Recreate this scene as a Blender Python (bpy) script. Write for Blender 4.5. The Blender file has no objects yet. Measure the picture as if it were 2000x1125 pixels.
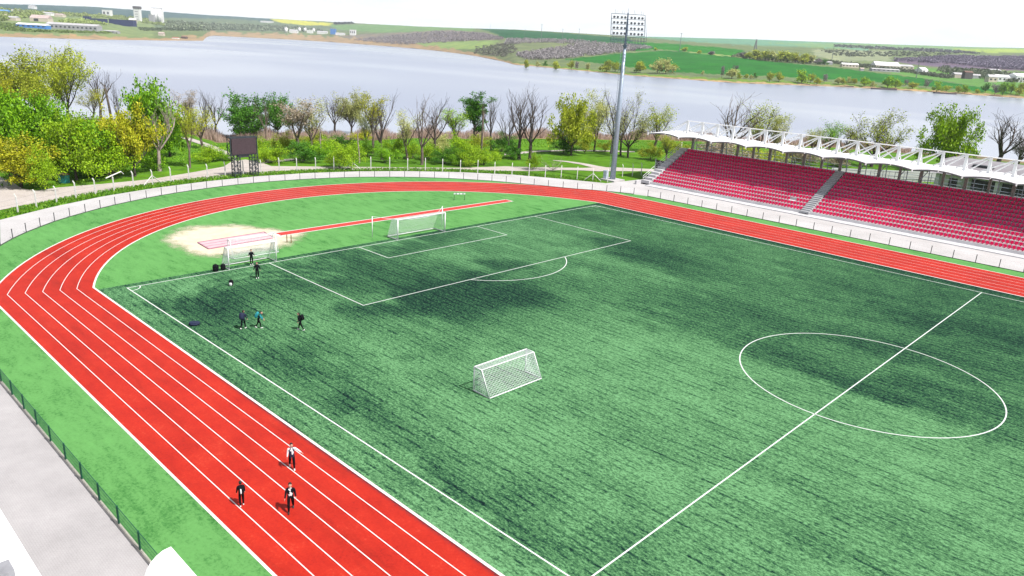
import bpy, bmesh, math, random
import numpy as np
from mathutils import Vector, Matrix, Euler
R = math.radians
scene = bpy.context.scene
COL = scene.collection
rng = random.Random(7)

# ---------------------------------------------------------------- camera
FPX = 1463.29
CP = np.array([68.5803, -22.6788, 22.4070])
YAW, PIT, ROL = 2.32399672, 0.311242534, 0.0553413141
_cy, _sy, _cp, _sp = math.cos(YAW), math.sin(YAW), math.cos(PIT), math.sin(PIT)
_f = np.array([_cy*_cp, _sy*_cp, -_sp]); _r0 = np.array([_sy, -_cy, 0.0]); _u0 = np.cross(_r0, _f)
_r = math.cos(ROL)*_r0 + math.sin(ROL)*_u0
_u = -math.sin(ROL)*_r0 + math.cos(ROL)*_u0
cam = bpy.data.cameras.new('camera'); co = bpy.data.objects.new('camera', cam); COL.objects.link(co)
co.matrix_world = Matrix(((_r[0], _u[0], -_f[0], CP[0]), (_r[1], _u[1], -_f[1], CP[1]), (_r[2], _u[2], -_f[2], CP[2]), (0, 0, 0, 1)))
cam.sensor_width = 36.0; cam.lens = FPX/2000*36.0; cam.clip_start = 0.5; cam.clip_end = 40000
scene.camera = co

def ray(u, v):
    d = _f + (u-1000)/FPX*_r - (v-562.5)/FPX*_u
    return d
def at(u, v, z=0.0):
    d = ray(u, v); t = (z-CP[2])/d[2]; p = CP+t*d
    return Vector((p[0], p[1], z))
def proj(P):
    d = np.asarray(P, float)-CP
    z = d@_f
    return 1000+FPX*(d@_r)/z, 562.5-FPX*(d@_u)/z, z

# ---------------------------------------------------------------- terrain function
# columns: image column -> (flat radius, near shore radius, far control points (v, distance))
def vh(u): return 36+0.0555*u
COLS = {
 -900: (118, 262, [(None, 1500), (None, 1750), (None, 2200), (None, 3000), (None, 4300), (None, 5200)]),
 0:    (124, 268, [(72, None), (60, 1750), (46, 2200), (27, 3000), (13, 4300), (9, 5000)]),
 200:  (132, 276, [(78, None), (66, 1900), (52, 2400), (30, 4600), (17, 6600), (14.5, 7400)]),
 330:  (140, 258, [(79.5, None), (72, 2500), (60, 3400), (44, 4900), (26, 6700), (24, 7500)]),
 398:  (146, 232, [(79.8, None), (73, 2600), (58, 3900), (44, 5600), (31, 6900), (28.5, 7700)]),
 414:  (148, 226, [(69.5, None), (64, 4900), (57, 5400), (44, 6100), (33, 7000), (30, 7800)]),
 600:  (158, 232, [(79, None), (70, 5000), (62, 5400), (52, 6000), (43, 6700), (40, 7300)]),
 800:  (168, 242, [(94.5, None), (84, 3450), (73, 3900), (61, 4400), (53, 5000), (50.5, 5600)]),
 980:  (174, 254, [(125, None), (113, 1470), (94, 1800), (76, 2350), (63, 3000), (56, 3700)]),
 1200: (188, 274, [(146, None), (138, 1120), (106, 1620), (92, 1980), (81, 2500), (69, 3800)]),
 1400: (192, 290, [(160, None), (149, 1075), (117, 1540), (98, 2000), (88, 2500), (73.5, 4200)]),
 1600: (194, 306, [(167, None), (155, 1220), (128, 1600), (112, 2000), (98, 2700), (81, 4300)]),
 1800: (196, 316, [(178.5, None), (165, 1270), (146, 1600), (130, 1950), (112, 2650), (88, 4400)]),
 2000: (196, 318, [(192, None), (178, 1270), (160, 1540), (146, 1880), (124, 2700), (92, 4400)]),
 2900: (196, 318, [(None, 1180), (None, 1270), (None, 1540), (None, 1880), (None, 2700), (None, 4400)]),
}
WATER = -6.0
_us = sorted(COLS)
_azs = [math.atan2(u-1000, FPX) for u in _us]
def _build_tables():
    rb, rn, D, Z = [], [], [], []
    for u in _us:
        b, n, pr = COLS[u]; rb.append(b); rn.append(n); d_, z_ = [], []
        for k, (v, d) in enumerate(pr):
            if k == 0:
                if d is None:
                    q = ray(u, v); d = math.hypot(q[0], q[1])*(WATER-CP[2])/q[2]
                d_.append(d); z_.append(WATER)
            else:
                if u in (-900, 2900):
                    src = COLS[0] if u < 0 else COLS[2000]; uu = 0 if u < 0 else 2000
                    v = src[2][k][0]
                else: uu = u
                q = ray(uu, v); z = CP[2]+q[2]/math.hypot(q[0], q[1])*d
                d_.append(d); z_.append(max(z, WATER+0.5*k))
        D.append(d_); Z.append(z_)
    return np.array(rb, float), np.array(rn, float), np.array(D), np.array(Z)
T_RB, T_RN, T_D, T_Z = _build_tables()
AZ0 = math.atan2(_f[1], _f[0])
def terr_rows(a):
    rb = np.interp(a, _azs, T_RB); rn = np.interp(a, _azs, T_RN)
    D = np.array([np.interp(a, _azs, T_D[:, k]) for k in range(6)]); Z = np.array([np.interp(a, _azs, T_Z[:, k]) for k in range(6)])
    return rb, rn, D, Z
def smooth(t):
    t = np.clip(t, 0, 1); return t*t*(3-2*t)
def wob(x, y):
    return (np.sin(x*0.011+1.3)*np.cos(y*0.009+0.4)+0.5*np.sin(x*0.027-y*0.021)+0.35*np.sin(x*0.06+y*0.047+2))
def terr(x, y):
    x = np.asarray(x, float); y = np.asarray(y, float)
    dx, dy = x-CP[0], y-CP[1]; r = np.hypot(dx, dy)
    a = AZ0-np.arctan2(dy, dx); a = (a+np.pi) % (2*np.pi)-np.pi
    rb = np.interp(a, _azs, T_RB); rn = np.interp(a, _azs, T_RN)
    rnw = rn+3.0*np.sin(a*37)+2*np.sin(a*83+1)
    z = np.where(r < rb, -0.06, -0.06+(WATER+0.1)*smooth((r-rb)/(rnw-rb))**1.15)
    z = np.where(r > rnw, np.maximum(WATER-2.0, WATER+0.04-0.12*(r-rnw)), z)
    D = [np.interp(a, _azs, T_D[:, k]) for k in range(6)]; Z = [np.interp(a, _azs, T_Z[:, k]) for k in range(6)]
    sh = D[0]*(1+0.004*np.sin(a*190)+0.003*np.sin(a*430+2))
    zf = WATER-0.5+0*r
    prev_d, prev_z = sh, Z[0]+0.05
    zz = np.where(r > sh-25, WATER-2.0*np.clip((sh-r)/25, 0, 1), z)
    for k in range(1, 6):
        t = np.clip((r-prev_d)/(D[k]-prev_d), 0, 1)
        zz = np.where(r >= prev_d, prev_z+(Z[k]-prev_z)*t, zz)
        prev_d, prev_z = D[k], Z[k]
    zz = np.where(r > D[5], Z[5]-0.03*(r-D[5]), zz)
    amp = np.clip((r-sh)/600, 0, 1)*np.clip((D[5]*1.02-r)/800, 0, 1)
    zz = zz+wob(x, y)*2.0*amp*(r/2500)
    return zz
_ts = np.geomspace(20, 9500, 5000)
def hit(u, v):
    d = ray(u, v); d = d/math.hypot(d[0], d[1])
    P = CP[None, :]+_ts[:, None]*d[None, :]
    below = P[:, 2] <= np.maximum(terr(P[:, 0], P[:, 1]), WATER)
    i = int(np.argmax(below)) if below.any() else len(_ts)-1
    lo, hi = _ts[max(i-1, 0)], _ts[i]
    p = CP+hi*d
    z = float(max(terr(p[0], p[1]), WATER-3))
    return Vector((p[0], p[1], z))
def depth(p): return float((np.array(p)-CP)@_f)

# ---------------------------------------------------------------- materials
def nmat(name):
    m = bpy.data.materials.new(name); m.use_nodes = True
    nt = m.node_tree; nt.nodes.clear()
    out = nt.nodes.new('ShaderNodeOutputMaterial'); b = nt.nodes.new('ShaderNodeBsdfPrincipled')
    nt.links.new(b.outputs[0], out.inputs[0])
    return m, nt, b, out
def N(nt, t, **kw):
    n = nt.nodes.new(t)
    for k, v in kw.items():
        if k.startswith('i_'):
            key = k[2:]; key = int(key) if key.isdigit() else key
            n.inputs[key].default_value = v
        else: setattr(n, k, v)
    return n
def coords(nt, scale=(1, 1, 1), rot=(0, 0, 0), kind='Object'):
    tc = N(nt, 'ShaderNodeTexCoord'); mp = N(nt, 'ShaderNodeMapping')
    mp.inputs['Scale'].default_value = scale; mp.inputs['Rotation'].default_value = rot
    nt.links.new(tc.outputs[kind], mp.inputs[0]); return mp.outputs[0]
def noise(nt, vec, scale, detail=4, rough=0.55, dist=0.0):
    n = N(nt, 'ShaderNodeTexNoise'); n.inputs['Scale'].default_value = scale; n.inputs['Detail'].default_value = detail
    n.inputs['Roughness'].default_value = rough; n.inputs['Distortion'].default_value = dist
    if vec is not None: nt.links.new(vec, n.inputs['Vector'])
    return n.outputs['Fac']
def ramp(nt, fac, stops):
    n = N(nt, 'ShaderNodeValToRGB'); e = n.color_ramp.elements
    while len(e) > 1: e.remove(e[0])
    e[0].position = stops[0][0]; e[0].color = col4(stops[0][1])
    for p, c in stops[1:]:
        q = e.new(p); q.color = col4(c)
    nt.links.new(fac, n.inputs[0]); return n.outputs[0]
def col4(c):
    if isinstance(c, (int, float)): return (c, c, c, 1)
    return (c[0], c[1], c[2], 1)
def mix(nt, fac, a, b, mode='MIX'):
    n = N(nt, 'ShaderNodeMix', data_type='RGBA', blend_type=mode); n.clamp_factor = True
    for s, val in ((0, fac), (6, a), (7, b)):
        if hasattr(val, 'links'): nt.links.new(val, n.inputs[s])
        else: n.inputs[s].default_value = val if s == 0 else col4(val)
    return n.outputs[2]
def mth(nt, op, a, b=0.0, c=None, clamp=False):
    n = N(nt, 'ShaderNodeMath', operation=op); n.use_clamp = clamp
    for s, val in ((0, a), (1, b), (2, c)):
        if val is None: continue
        if hasattr(val, 'links'): nt.links.new(val, n.inputs[s])
        else: n.inputs[s].default_value = val
    return n.outputs[0]
def bump(nt, b, h, strength=0.4, dist=0.05):
    n = N(nt, 'ShaderNodeBump'); n.inputs['Strength'].default_value = strength; n.inputs['Distance'].default_value = dist
    nt.links.new(h, n.inputs['Height']); nt.links.new(n.outputs[0], b.inputs['Normal'])
def simple(name, c, rough=0.6, var=0.12, scale=3.0, metal=0.0, spec=0.4, bmp=0.0, c2=None):
    m, nt, b, o = nmat(name)
    v = coords(nt); f = noise(nt, v, scale, 5, 0.6)
    c2 = c2 or tuple(x*(1-var*2) for x in c)
    hi = tuple(min(1, x*(1+var)) for x in c)
    nt.links.new(ramp(nt, f, [(0.3, c2), (0.6, c), (0.8, hi)]), b.inputs['Base Color'])
    b.inputs['Roughness'].default_value = rough; b.inputs['Metallic'].default_value = metal
    b.inputs['Specular IOR Level'].default_value = spec
    if bmp: bump(nt, b, noise(nt, v, scale*6, 4), bmp, 0.02)
    return m
def leafmat(name, c, var=0.35, trans=0.22, hue=None):
    m, nt, b, out = nmat(name)
    g = N(nt, 'ShaderNodeNewGeometry'); oi = N(nt, 'ShaderNodeObjectInfo')
    f = noise(nt, coords(nt), 0.55, 3, 0.6)
    isl = g.outputs['Random Per Island']
    k = mth(nt, 'ADD', mth(nt, 'MULTIPLY', f, 0.65), mth(nt, 'MULTIPLY', isl, 0.4))
    lo = tuple(x*(1-var) for x in c); hi = hue or tuple(min(1, x*(1+var)) for x in c)
    cc = ramp(nt, k, [(0.25, lo), (0.5, c), (0.8, hi)])
    hs = N(nt, 'ShaderNodeHueSaturation'); nt.links.new(cc, hs.inputs['Color'])
    nt.links.new(mth(nt, 'MULTIPLY_ADD', oi.outputs['Random'], 0.3, 0.85), hs.inputs['Value'])
    nt.links.new(hs.outputs[0], b.inputs['Base Color']); b.inputs['Roughness'].default_value = 0.55
    b.inputs['Specular IOR Level'].default_value = 0.25
    tr = N(nt, 'ShaderNodeBsdfTranslucent'); nt.links.new(hs.outputs[0], tr.inputs[0])
    mx = N(nt, 'ShaderNodeMixShader'); mx.inputs[0].default_value = trans
    nt.links.new(b.outputs[0], mx.inputs[1]); nt.links.new(tr.outputs[0], mx.inputs[2]); nt.links.new(mx.outputs[0], out.inputs[0])
    return m

# ---------------------------------------------------------------- mesh builder
class MB:
    def __init__(s): s.v = []; s.f = []; s.m = []
    def quad(s, a, b, c, d, m=0):
        i = len(s.v); s.v += [tuple(a), tuple(b), tuple(c), tuple(d)]; s.f.append((i, i+1, i+2, i+3)); s.m.append(m)
    def poly(s, pts, m=0):
        i = len(s.v); s.v += [tuple(p) for p in pts]; s.f.append(tuple(range(i, i+len(pts)))); s.m.append(m)
    def hexa(s, p, m=0):   # 8 points: bottom 4 ccw, top 4
        i = len(s.v); s.v += [tuple(q) for q in p]
        for f in ((3, 2, 1, 0), (4, 5, 6, 7), (0, 1, 5, 4), (1, 2, 6, 5), (2, 3, 7, 6), (3, 0, 4, 7)):
            s.f.append(tuple(i+k for k in f)); s.m.append(m)
    def box(s, c, d, m=0, rz=0.0, taper=1.0):
        x, y, z = d[0]/2, d[1]/2, d[2]/2; cs, sn = math.cos(rz), math.sin(rz)
        P = []
        for k, (sx, sy, sz) in enumerate(((-1, -1, -1), (1, -1, -1), (1, 1, -1), (-1, 1, -1), (-1, -1, 1), (1, -1, 1), (1, 1, 1), (-1, 1, 1))):
            t = taper if sz > 0 else 1
            px, py = sx*x*t, sy*y*t
            P.append((c[0]+px*cs-py*sn, c[1]+px*sn+py*cs, c[2]+sz*z))
        s.hexa(P, m)
    def bar(s, a, b, w, h=None, m=0):
        a, b = Vector(a), Vector(b); d = (b-a); 
        if d.length < 1e-6: return
        d.normalize(); h = h or w
        up = Vector((0, 0, 1)) if abs(d.z) < 0.95 else Vector((1, 0, 0))
        sd = d.cross(up).normalized(); u2 = sd.cross(d).normalized()
        P = []
        for q in (a, b):
            P += [q-sd*w/2-u2*h/2, q+sd*w/2-u2*h/2, q+sd*w/2+u2*h/2, q-sd*w/2+u2*h/2]
        s.hexa(P, m)
    def tube(s, pts, rad, n=6, m=0, caps=True):
        pts = [Vector(p) for p in pts]
        if not hasattr(rad, '__len__'): rad = [rad]*len(pts)
        i0 = len(s.v); prev = None
        for k, p in enumerate(pts):
            d = (pts[min(k+1, len(pts)-1)]-pts[max(k-1, 0)])
            d = d.normalized() if d.length > 1e-9 else Vector((0, 0, 1))
            if prev is None:
                up = Vector((0, 0, 1)) if abs(d.z) < 0.9 else Vector((1, 0, 0)); sd = d.cross(up).normalized()
            else:
                sd = prev-d*prev.dot(d); sd = sd.normalized() if sd.length > 1e-6 else d.orthogonal().normalized()
            prev = sd; u2 = d.cross(sd)
            for j in range(n):
                a = 2*math.pi*j/n; s.v.append(tuple(p+(sd*math.cos(a)+u2*math.sin(a))*rad[k]))
        for k in range(len(pts)-1):
            for j in range(n):
                a = i0+k*n+j; b = i0+k*n+(j+1) % n; s.f.append((a, b, b+n, a+n)); s.m.append(m)
        if caps and n > 2:
            s.f.append(tuple(i0+j for j in reversed(range(n)))); s.m.append(m)
            e = i0+(len(pts)-1)*n; s.f.append(tuple(e+j for j in range(n))); s.m.append(m)
    def blob(s, c, r, p=1.0, nu=10, nv=7, m=0, zmin=-1.0, mat=None):
        i0 = len(s.v); sg = lambda t: math.copysign(abs(t)**p, t)
        for a in range(nv+1):
            ph = -math.pi/2+math.pi*a/nv
            for b in range(nu):
                th = 2*math.pi*b/nu
                q = Vector((r[0]*sg(math.cos(ph))*sg(math.cos(th)), r[1]*sg(math.cos(ph))*sg(math.sin(th)), r[2]*max(zmin, sg(math.sin(ph)))))
                if mat is not None: q = mat @ q
                s.v.append((c[0]+q.x, c[1]+q.y, c[2]+q.z))
        for a in range(nv):
            for b in range(nu):
                x = i0+a*nu+b; y = i0+a*nu+(b+1) % nu; s.f.append((x, y, y+nu, x+nu)); s.m.append(m)
    def mesh(s, name, mats, smooth_=False, org=(0, 0, 0)):
        me = bpy.data.meshes.new(name)
        o = org; v = [(p[0]-o[0], p[1]-o[1], p[2]-o[2]) for p in s.v]
        me.from_pydata(v, [], s.f)
        if not isinstance(mats, (list, tuple)): mats = [mats]
        for m in mats: me.materials.append(m)
        if len(mats) > 1: me.polygons.foreach_set('material_index', s.m)
        if smooth_: me.polygons.foreach_set('use_smooth', [True]*len(s.f))
        me.update(); return me
    def build(s, name, mats, parent=None, smooth_=False, org=None):
        if org is None: org = tuple(parent.location) if parent is not None and parent.parent is None else (0, 0, 0)
        if parent is not None and parent.parent is not None and org == (0, 0, 0): org = tuple(parent.parent.location)
        me = s.mesh(name, mats, smooth_, org)
        o = bpy.data.objects.new(name, me); COL.objects.link(o)
        if parent is not None: o.parent = parent
        return o
def tag(o, label=None, cat=None, group=None, kind=None):
    if label: o['label'] = label
    if cat: o['category'] = cat
    if group: o['group'] = group
    if kind: o['kind'] = kind
    return o
def thing(name, loc, label, cat, group=None, rz=0.0):
    o = bpy.data.objects.new(name, None); COL.objects.link(o); o.location = loc; o.rotation_euler = (0, 0, rz)
    o.empty_display_size = 0.5
    return tag(o, label, cat, group)
def link(name, me, parent=None, loc=(0, 0, 0)):
    o = bpy.data.objects.new(name, me); COL.objects.link(o); o.location = loc
    if parent is not None: o.parent = parent
    return o
def copy_tree(o, parent=None):
    c = o.copy(); COL.objects.link(c)
    if parent is not None: c.parent = parent
    for ch in list(o.children): copy_tree(ch, c)
    return c
def inpoly(u, v, P):
    r = np.zeros(np.shape(u), bool); n = len(P)
    for i in range(n):
        x1, y1 = P[i]; x2, y2 = P[(i+1) % n]
        c = ((y1 > v) != (y2 > v)) & (u < (x2-x1)*(v-y1)/((y2-y1) if y2 != y1 else 1e-9)+x1)
        r ^= c
    return r
def setcol(me, name, arr):
    at_ = me.color_attributes.new(name, 'FLOAT_COLOR', 'POINT')
    a = np.ones((len(me.vertices), 4), np.float32); a[:, :arr.shape[1]] = arr
    at_.data.foreach_set('color', a.ravel())
# ================================================================ SETTING: terrain, lake, roads
def make_terrain():
    us = list(np.arange(-160, 2161, 4.5)); azs = [math.atan2(u-1000, FPX) for u in us]
    azs = list(np.linspace(R(-92), azs[0]-0.02, 24))+azs+list(np.linspace(azs[-1]+0.02, R(92), 24))
    azs = np.array(azs)
    rows = []
    for a in azs:
        rb, rn, D, Z = terr_rows(a)
        r = list(np.linspace(6, rb, 10))+list(np.linspace(rb, rn+10, 26))[1:]
        r += list(np.linspace(rn+10, D[0]-40, 8))[1:]+[D[0]-25, D[0]-12, D[0]-6, D[0]-2, D[0]+2, D[0]+6]
        for k in range(5):
            n = (34, 30, 24, 20, 14)[k]
            r += list(np.linspace(D[k] if k else D[0]+6, D[k+1], n+1))[1:]
        r += [D[5]*1.15, D[5]*1.6]
        rows.append(r)
    rows = np.array(rows); na, nr = rows.shape
    ang = AZ0-azs
    X = CP[0]+rows*np.cos(ang)[:, None]; Y = CP[1]+rows*np.sin(ang)[:, None]; Zz = terr(X, Y)
    V = np.stack([X, Y, Zz], -1).reshape(-1, 3)
    idx = np.arange(na*nr).reshape(na, nr)
    F = np.stack([idx[:-1, :-1], idx[1:, :-1], idx[1:, 1:], idx[:-1, 1:]], -1).reshape(-1, 4)[:, ::-1]
    # ---- land use (what grows where, plus haze blue on the ridges), looked up on the map of the far side of the lake
    u, v, w = proj(V); Rr = np.hypot(V[:, 0]-CP[0], V[:, 1]-CP[1])
    a = np.repeat(azs, nr); sh = np.interp(a, _azs, T_D[:, 0]); rnn = np.interp(a, _azs, T_RN)
    C = np.zeros((len(V), 3))
    far = Rr > sh-30
    rs = np.random.RandomState(3)
    jit = rs.normal(0, 1.0, len(V)); uj = u+jit*1.6; vj = v+rs.normal(0, .45, len(V))
    C[:] = (0.078, 0.185, 0.010)
    C[far] = (0.125, 0.165, 0.075)
    def zone(P, c, j=1):
        k = far & inpoly(uj if j else u, vj if j else v, P); C[k] = c
    zone([(-200, 66), (300, 78), (300, 40), (140, 26), (-200, 14)], (0.16, 0.21, 0.09))
    zone([(-200, 14), (60, 24), (200, 31), (330, 38), (480, 46), (540, 44), (560, 36), (420, 28), (330, 22), (200, 14), (60, 7), (-200, -2)], (0.050, 0.098, 0.100))  # wooded left ridge, colour shifted to blue for distance haze
    zone([(300, 34), (420, 36), (540, 42), (650, 52), (720, 60), (560, 62), (300, 58)], (0.11, 0.15, 0.09))
    zone([(525, 37), (560, 38), (610, 42), (652, 46), (640, 50.5), (590, 49), (548, 44)], (0.42, 0.42, 0.06))
    zone([(640, 48), (800, 48), (925, 54), (925, 60), (780, 66), (660, 58)], (0.12, 0.22, 0.08))
    zone([(660, 70), (760, 64), (880, 58), (960, 66), (985, 77), (900, 84), (780, 88), (690, 80)], (0.17, 0.15, 0.12))
    zone([(800, 84), (900, 80), (1000, 78), (1030, 88), (940, 96), (860, 96)], (0.19, 0.27, 0.09))
    zone([(985, 76), (1060, 78), (1150, 84), (1230, 86), (1280, 94), (1230, 102), (1120, 113), (1010, 122), (930, 108), (940, 96)], (0.14, 0.17, 0.085))
    zone([(925, 53), (1000, 58), (1120, 66), (1230, 75), (1235, 83.5), (1150, 83), (1060, 77), (985, 74), (960, 62)], (0.012, 0.085, 0.028))
    zone([(1120, 60), (1240, 72), (1330, 80), (1450, 88), (1700, 98), (1700, 84), (1450, 70), (1250, 64)], (0.12, 0.25, 0.165))  # right ridge fields, green tinted bluer as painted haze
    zone([(1225, 82), (1300, 84.5), (1400, 92), (1455, 98), (1450, 112), (1330, 100.5), (1290, 96), (1240, 100)], (0.018, 0.150, 0.012))
    zone([(1100, 116), (1230, 103), (1300, 98.5), (1340, 101.5), (1450, 113), (1520, 122), (1620, 131), (1720, 143), (1800, 153), (1880, 165), (1985, 180), (1985, 188), (1880, 175), (1750, 163), (1600, 154), (1500, 149), (1400, 145), (1300, 140), (1200, 127)], (0.015, 0.128, 0.014))
    zone([(1335, 99.6), (1450, 111.4), (1450, 113.2), (1335, 101.4)], (0.22, 0.27, 0.10))
    zone([(1500, 84), (1900, 86), (2160, 92), (2160, 104), (1900, 100), (1600, 92)], (0.16, 0.27, 0.13))
    zone([(1850, 95), (2160, 97), (2160, 104), (1930, 103)], (0.27, 0.36, 0.08))
    zone([(1590, 96), (1740, 100), (1740, 118), (1640, 120), (1590, 108)], (0.22, 0.25, 0.15))
    zone([(1740, 118), (1850, 109), (2160, 112), (2160, 142), (1900, 136), (1780, 126)], (0.13, 0.10, 0.14))
    zone([(1730, 128), (1900, 138), (2160, 148), (2160, 196), (1990, 184), (1860, 160), (1740, 144)], (0.10, 0.22, 0.05))
    # shore: dry reed and bare earth
    d = Rr-sh; nz = np.sin(a*260)+0.7*np.sin(a*611+1)+0.5*np.sin(a*1370)
    wdt = np.interp(u, [-200, 240, 330, 345, 380, 500, 700, 900, 960, 1010, 1100, 2160], [110, 150, 260, 520, 560, 480, 330, 130, 60, 34, 18, 24])
    k = far & (d < wdt*(1+0.25*nz)) & (d > -2); C[k] = (0.30, 0.215, 0.125)
    k = far & (d < 14) & (u > 1010) & (nz > 0.9); C[k] = (0.34, 0.26, 0.13)
    k = far & (d <= 1.5); C[k] = (0.07, 0.062, 0.05)
    k2 = far & (u > 1000) & (d > wdt*(1+0.25*nz)) & (d < 46+10*nz); C[k2] = (0.115, 0.20, 0.030)
    # near bank, under the trees
    nb = ~far & (Rr > rnn-16); C[nb] = (0.20, 0.155, 0.085)
    me = bpy.data.meshes.new('ground'); me.from_pydata(V.tolist(), [], F.tolist())
    me.polygons.foreach_set('use_smooth', [True]*len(F)); setcol(me, 'land', C); me.update()
    m, nt, b, o = nmat('ground_cover')
    ca = N(nt, 'ShaderNodeVertexColor', layer_name='land'); vec = coords(nt)
    f1 = noise(nt, vec, 0.35, 8, 0.7); f2 = noise(nt, vec, 0.02, 6, 0.65)
    c = mix(nt, 1.0, ca.outputs[0], ramp(nt, f1, [(0.3, 0.6), (0.5, 0.95), (0.72, 1.3)]), 'MULTIPLY')
    c = mix(nt, 1.0, c, ramp(nt, f2, [(0.3, (0.72, 0.75, 0.8)), (0.5, 1.0), (0.72, (1.4, 1.25, 1.0))]), 'MULTIPLY')
    nt.links.new(c, b.inputs['Base Color']); b.inputs['Roughness'].default_value = 0.95; b.inputs['Specular IOR Level'].default_value = 0.1
    bump(nt, b, f1, 0.5, 0.3)
    me.materials.append(m)
    ob = link('ground', me); tag(ob, kind='structure')
    # land behind the camera
    g = MB(); S = 6000; n = 8
    ub = AZ0+math.pi
    pts = [(CP[0]+S*math.cos(ub+R(t)), CP[1]+S*math.sin(ub+R(t)), -0.4) for t in range(-89, 90, 10)]
    g.poly([(CP[0], CP[1], -0.4)]+pts); ob2 = g.build('land', simple('back_land', (0.10, 0.20, 0.05), 0.95, 0.3, 0.03)); tag(ob2, kind='structure')
make_terrain()

def make_lake():
    m, nt, b, o = nmat('lake_water')
    v1 = coords(nt, (1, 1, 1)); big = noise(nt, coords(nt, (0.0011, 0.0026, 1), (0, 0, R(-43))), 1.0, 2, 0.4, 0.8)
    k = ramp(nt, big, [(0.46, 0.0), (0.54, 0.75), (0.65, 1.0)])
    b.inputs['Base Color'].default_value = (0.30, 0.335, 0.42, 1)
    nt.links.new(mix(nt, k, (0.270, 0.296, 0.362), (0.215, 0.240, 0.318)), b.inputs['Base Color'])
    nt.links.new(mth(nt, 'MULTIPLY_ADD', k, 0.06, 0.20), b.inputs['Roughness'])
    b.inputs['IOR'].default_value = 1.33; b.inputs['Specular IOR Level'].default_value = 0.22
    rip = noise(nt, coords(nt, (0.5, 1.3, 1), (0, 0, R(40))), 1.0, 5, 0.6)
    bm = N(nt, 'ShaderNodeBump'); nt.links.new(mth(nt, 'MULTIPLY_ADD', k, 0.01, 0.004), bm.inputs['Strength']); bm.inputs['Distance'].default_value = 0.1
    nt.links.new(rip, bm.inputs['Height']); g = MB(); pts = []
    n = 60
    inner = []; outer = []
    for a in np.linspace(R(-75), R(75), n):
        ang = AZ0-a; rn = float(np.interp(a, _azs, T_RN))-40; rf = float(np.interp(a, _azs, T_D[:, 0]))+30
        inner.append((CP[0]+rn*math.cos(ang), CP[1]+rn*math.sin(ang), WATER)); outer.append((CP[0]+rf*math.cos(ang), CP[1]+rf*math.sin(ang), WATER))
    for i in range(n-1): g.quad(inner[i+1], inner[i], outer[i], outer[i+1])
    tag(g.build('lake', m), kind='structure')
make_lake()

# ---- sheets that follow the ground
def strip(name, pts, mat, lift, width_cuts=3):
    """pts: (u, v_far, v_near) across the sheet"""
    g = MB(); P = []
    for i in range(len(pts)-1):
        n = 4
        for j in range(n+(i == len(pts)-2)):
            t = j/n; P.append([pts[i][k]*(1-t)+pts[i+1][k]*t for k in range(3)])
    rowsv = []
    for (u, a_, b_) in P:
        A = hit(u, a_); B = hit(u, b_); row = []
        for k in range(width_cuts+1):
            q = A.lerp(B, k/width_cuts); row.append((q.x, q.y, float(terr(q.x, q.y))+lift))
        rowsv.append(row)
    for i in range(len(rowsv)-1):
        for k in range(width_cuts): g.quad(rowsv[i][k], rowsv[i][k+1], rowsv[i+1][k+1], rowsv[i+1][k])
    return tag(g.build(name, mat, smooth_=True), kind='structure')
gm, nt, b, o = nmat('pale_gravel')
vec = coords(nt); f1 = noise(nt, vec, 0.25, 6, 0.7); f2 = noise(nt, vec, 6.0, 6, 0.7)
c = ramp(nt, f1, [(0.3, (0.36, 0.315, 0.28)), (0.55, (0.42, 0.375, 0.345)), (0.75, (0.46, 0.42, 0.39))])
c = mix(nt, 1.0, c, ramp(nt, f2, [(0.3, 0.75), (0.7, 1.15)]), 'MULTIPLY')
nt.links.new(c, b.inputs['Base Color']); b.inputs['Roughness'].default_value = 0.95; bump(nt, b, f2, 0.3, 0.03)
M_GRAVEL = gm
strip('road', [(-110, 322, 440), (-40, 330, 420), (0, 346, 411), (21, 354, 407), (43, 369, 402), (71, 373, 398), (114, 367, 390.5), (160, 363, 383), (200, 360, 375), (250, 355, 367.5), (300, 350, 360), (375, 337.5, 352), (437, 326, 346), (452, 316, 344), (480, 312, 342), (510, 318, 340), (530, 325, 338), (570, 325.5, 334), (620, 326, 333), (700, 326.5, 332.3), (800, 327.5, 332.5), (900, 328.4, 333), (985, 325.5, 334.5), (1050, 327, 334.5), (1100, 328, 332.5), (1140, 328.5, 333.5), (1168, 327, 335), (1201, 327.5, 334.5), (1269, 330.5, 335), (1300, 332, 336)], M_GRAVEL, 0.05, 4)
strip('path', [(345, 263, 267), (375, 271, 277), (400, 279, 286), (425, 288, 297), (445, 297, 309), (460, 304, 318)], M_GRAVEL, 0.09)
strip('path', [(512, 312, 320), (530, 311.5, 317.5), (550, 312, 316), (575, 311, 314)], M_GRAVEL, 0.09)
strip('path', [(1080, 313.2, 313.9), (1108, 315, 317.3), (1135, 318.5, 322), (1150, 321, 326), (1170, 325, 330), (1188, 328, 334)], M_GRAVEL, 0.055)
strip('path', [(985, 300, 304), (1020, 297, 301), (1056, 294.6, 297), (1098, 293.5, 295.5), (1160, 293.8, 296), (1240, 296, 298)], M_GRAVEL, 0.08)
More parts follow.
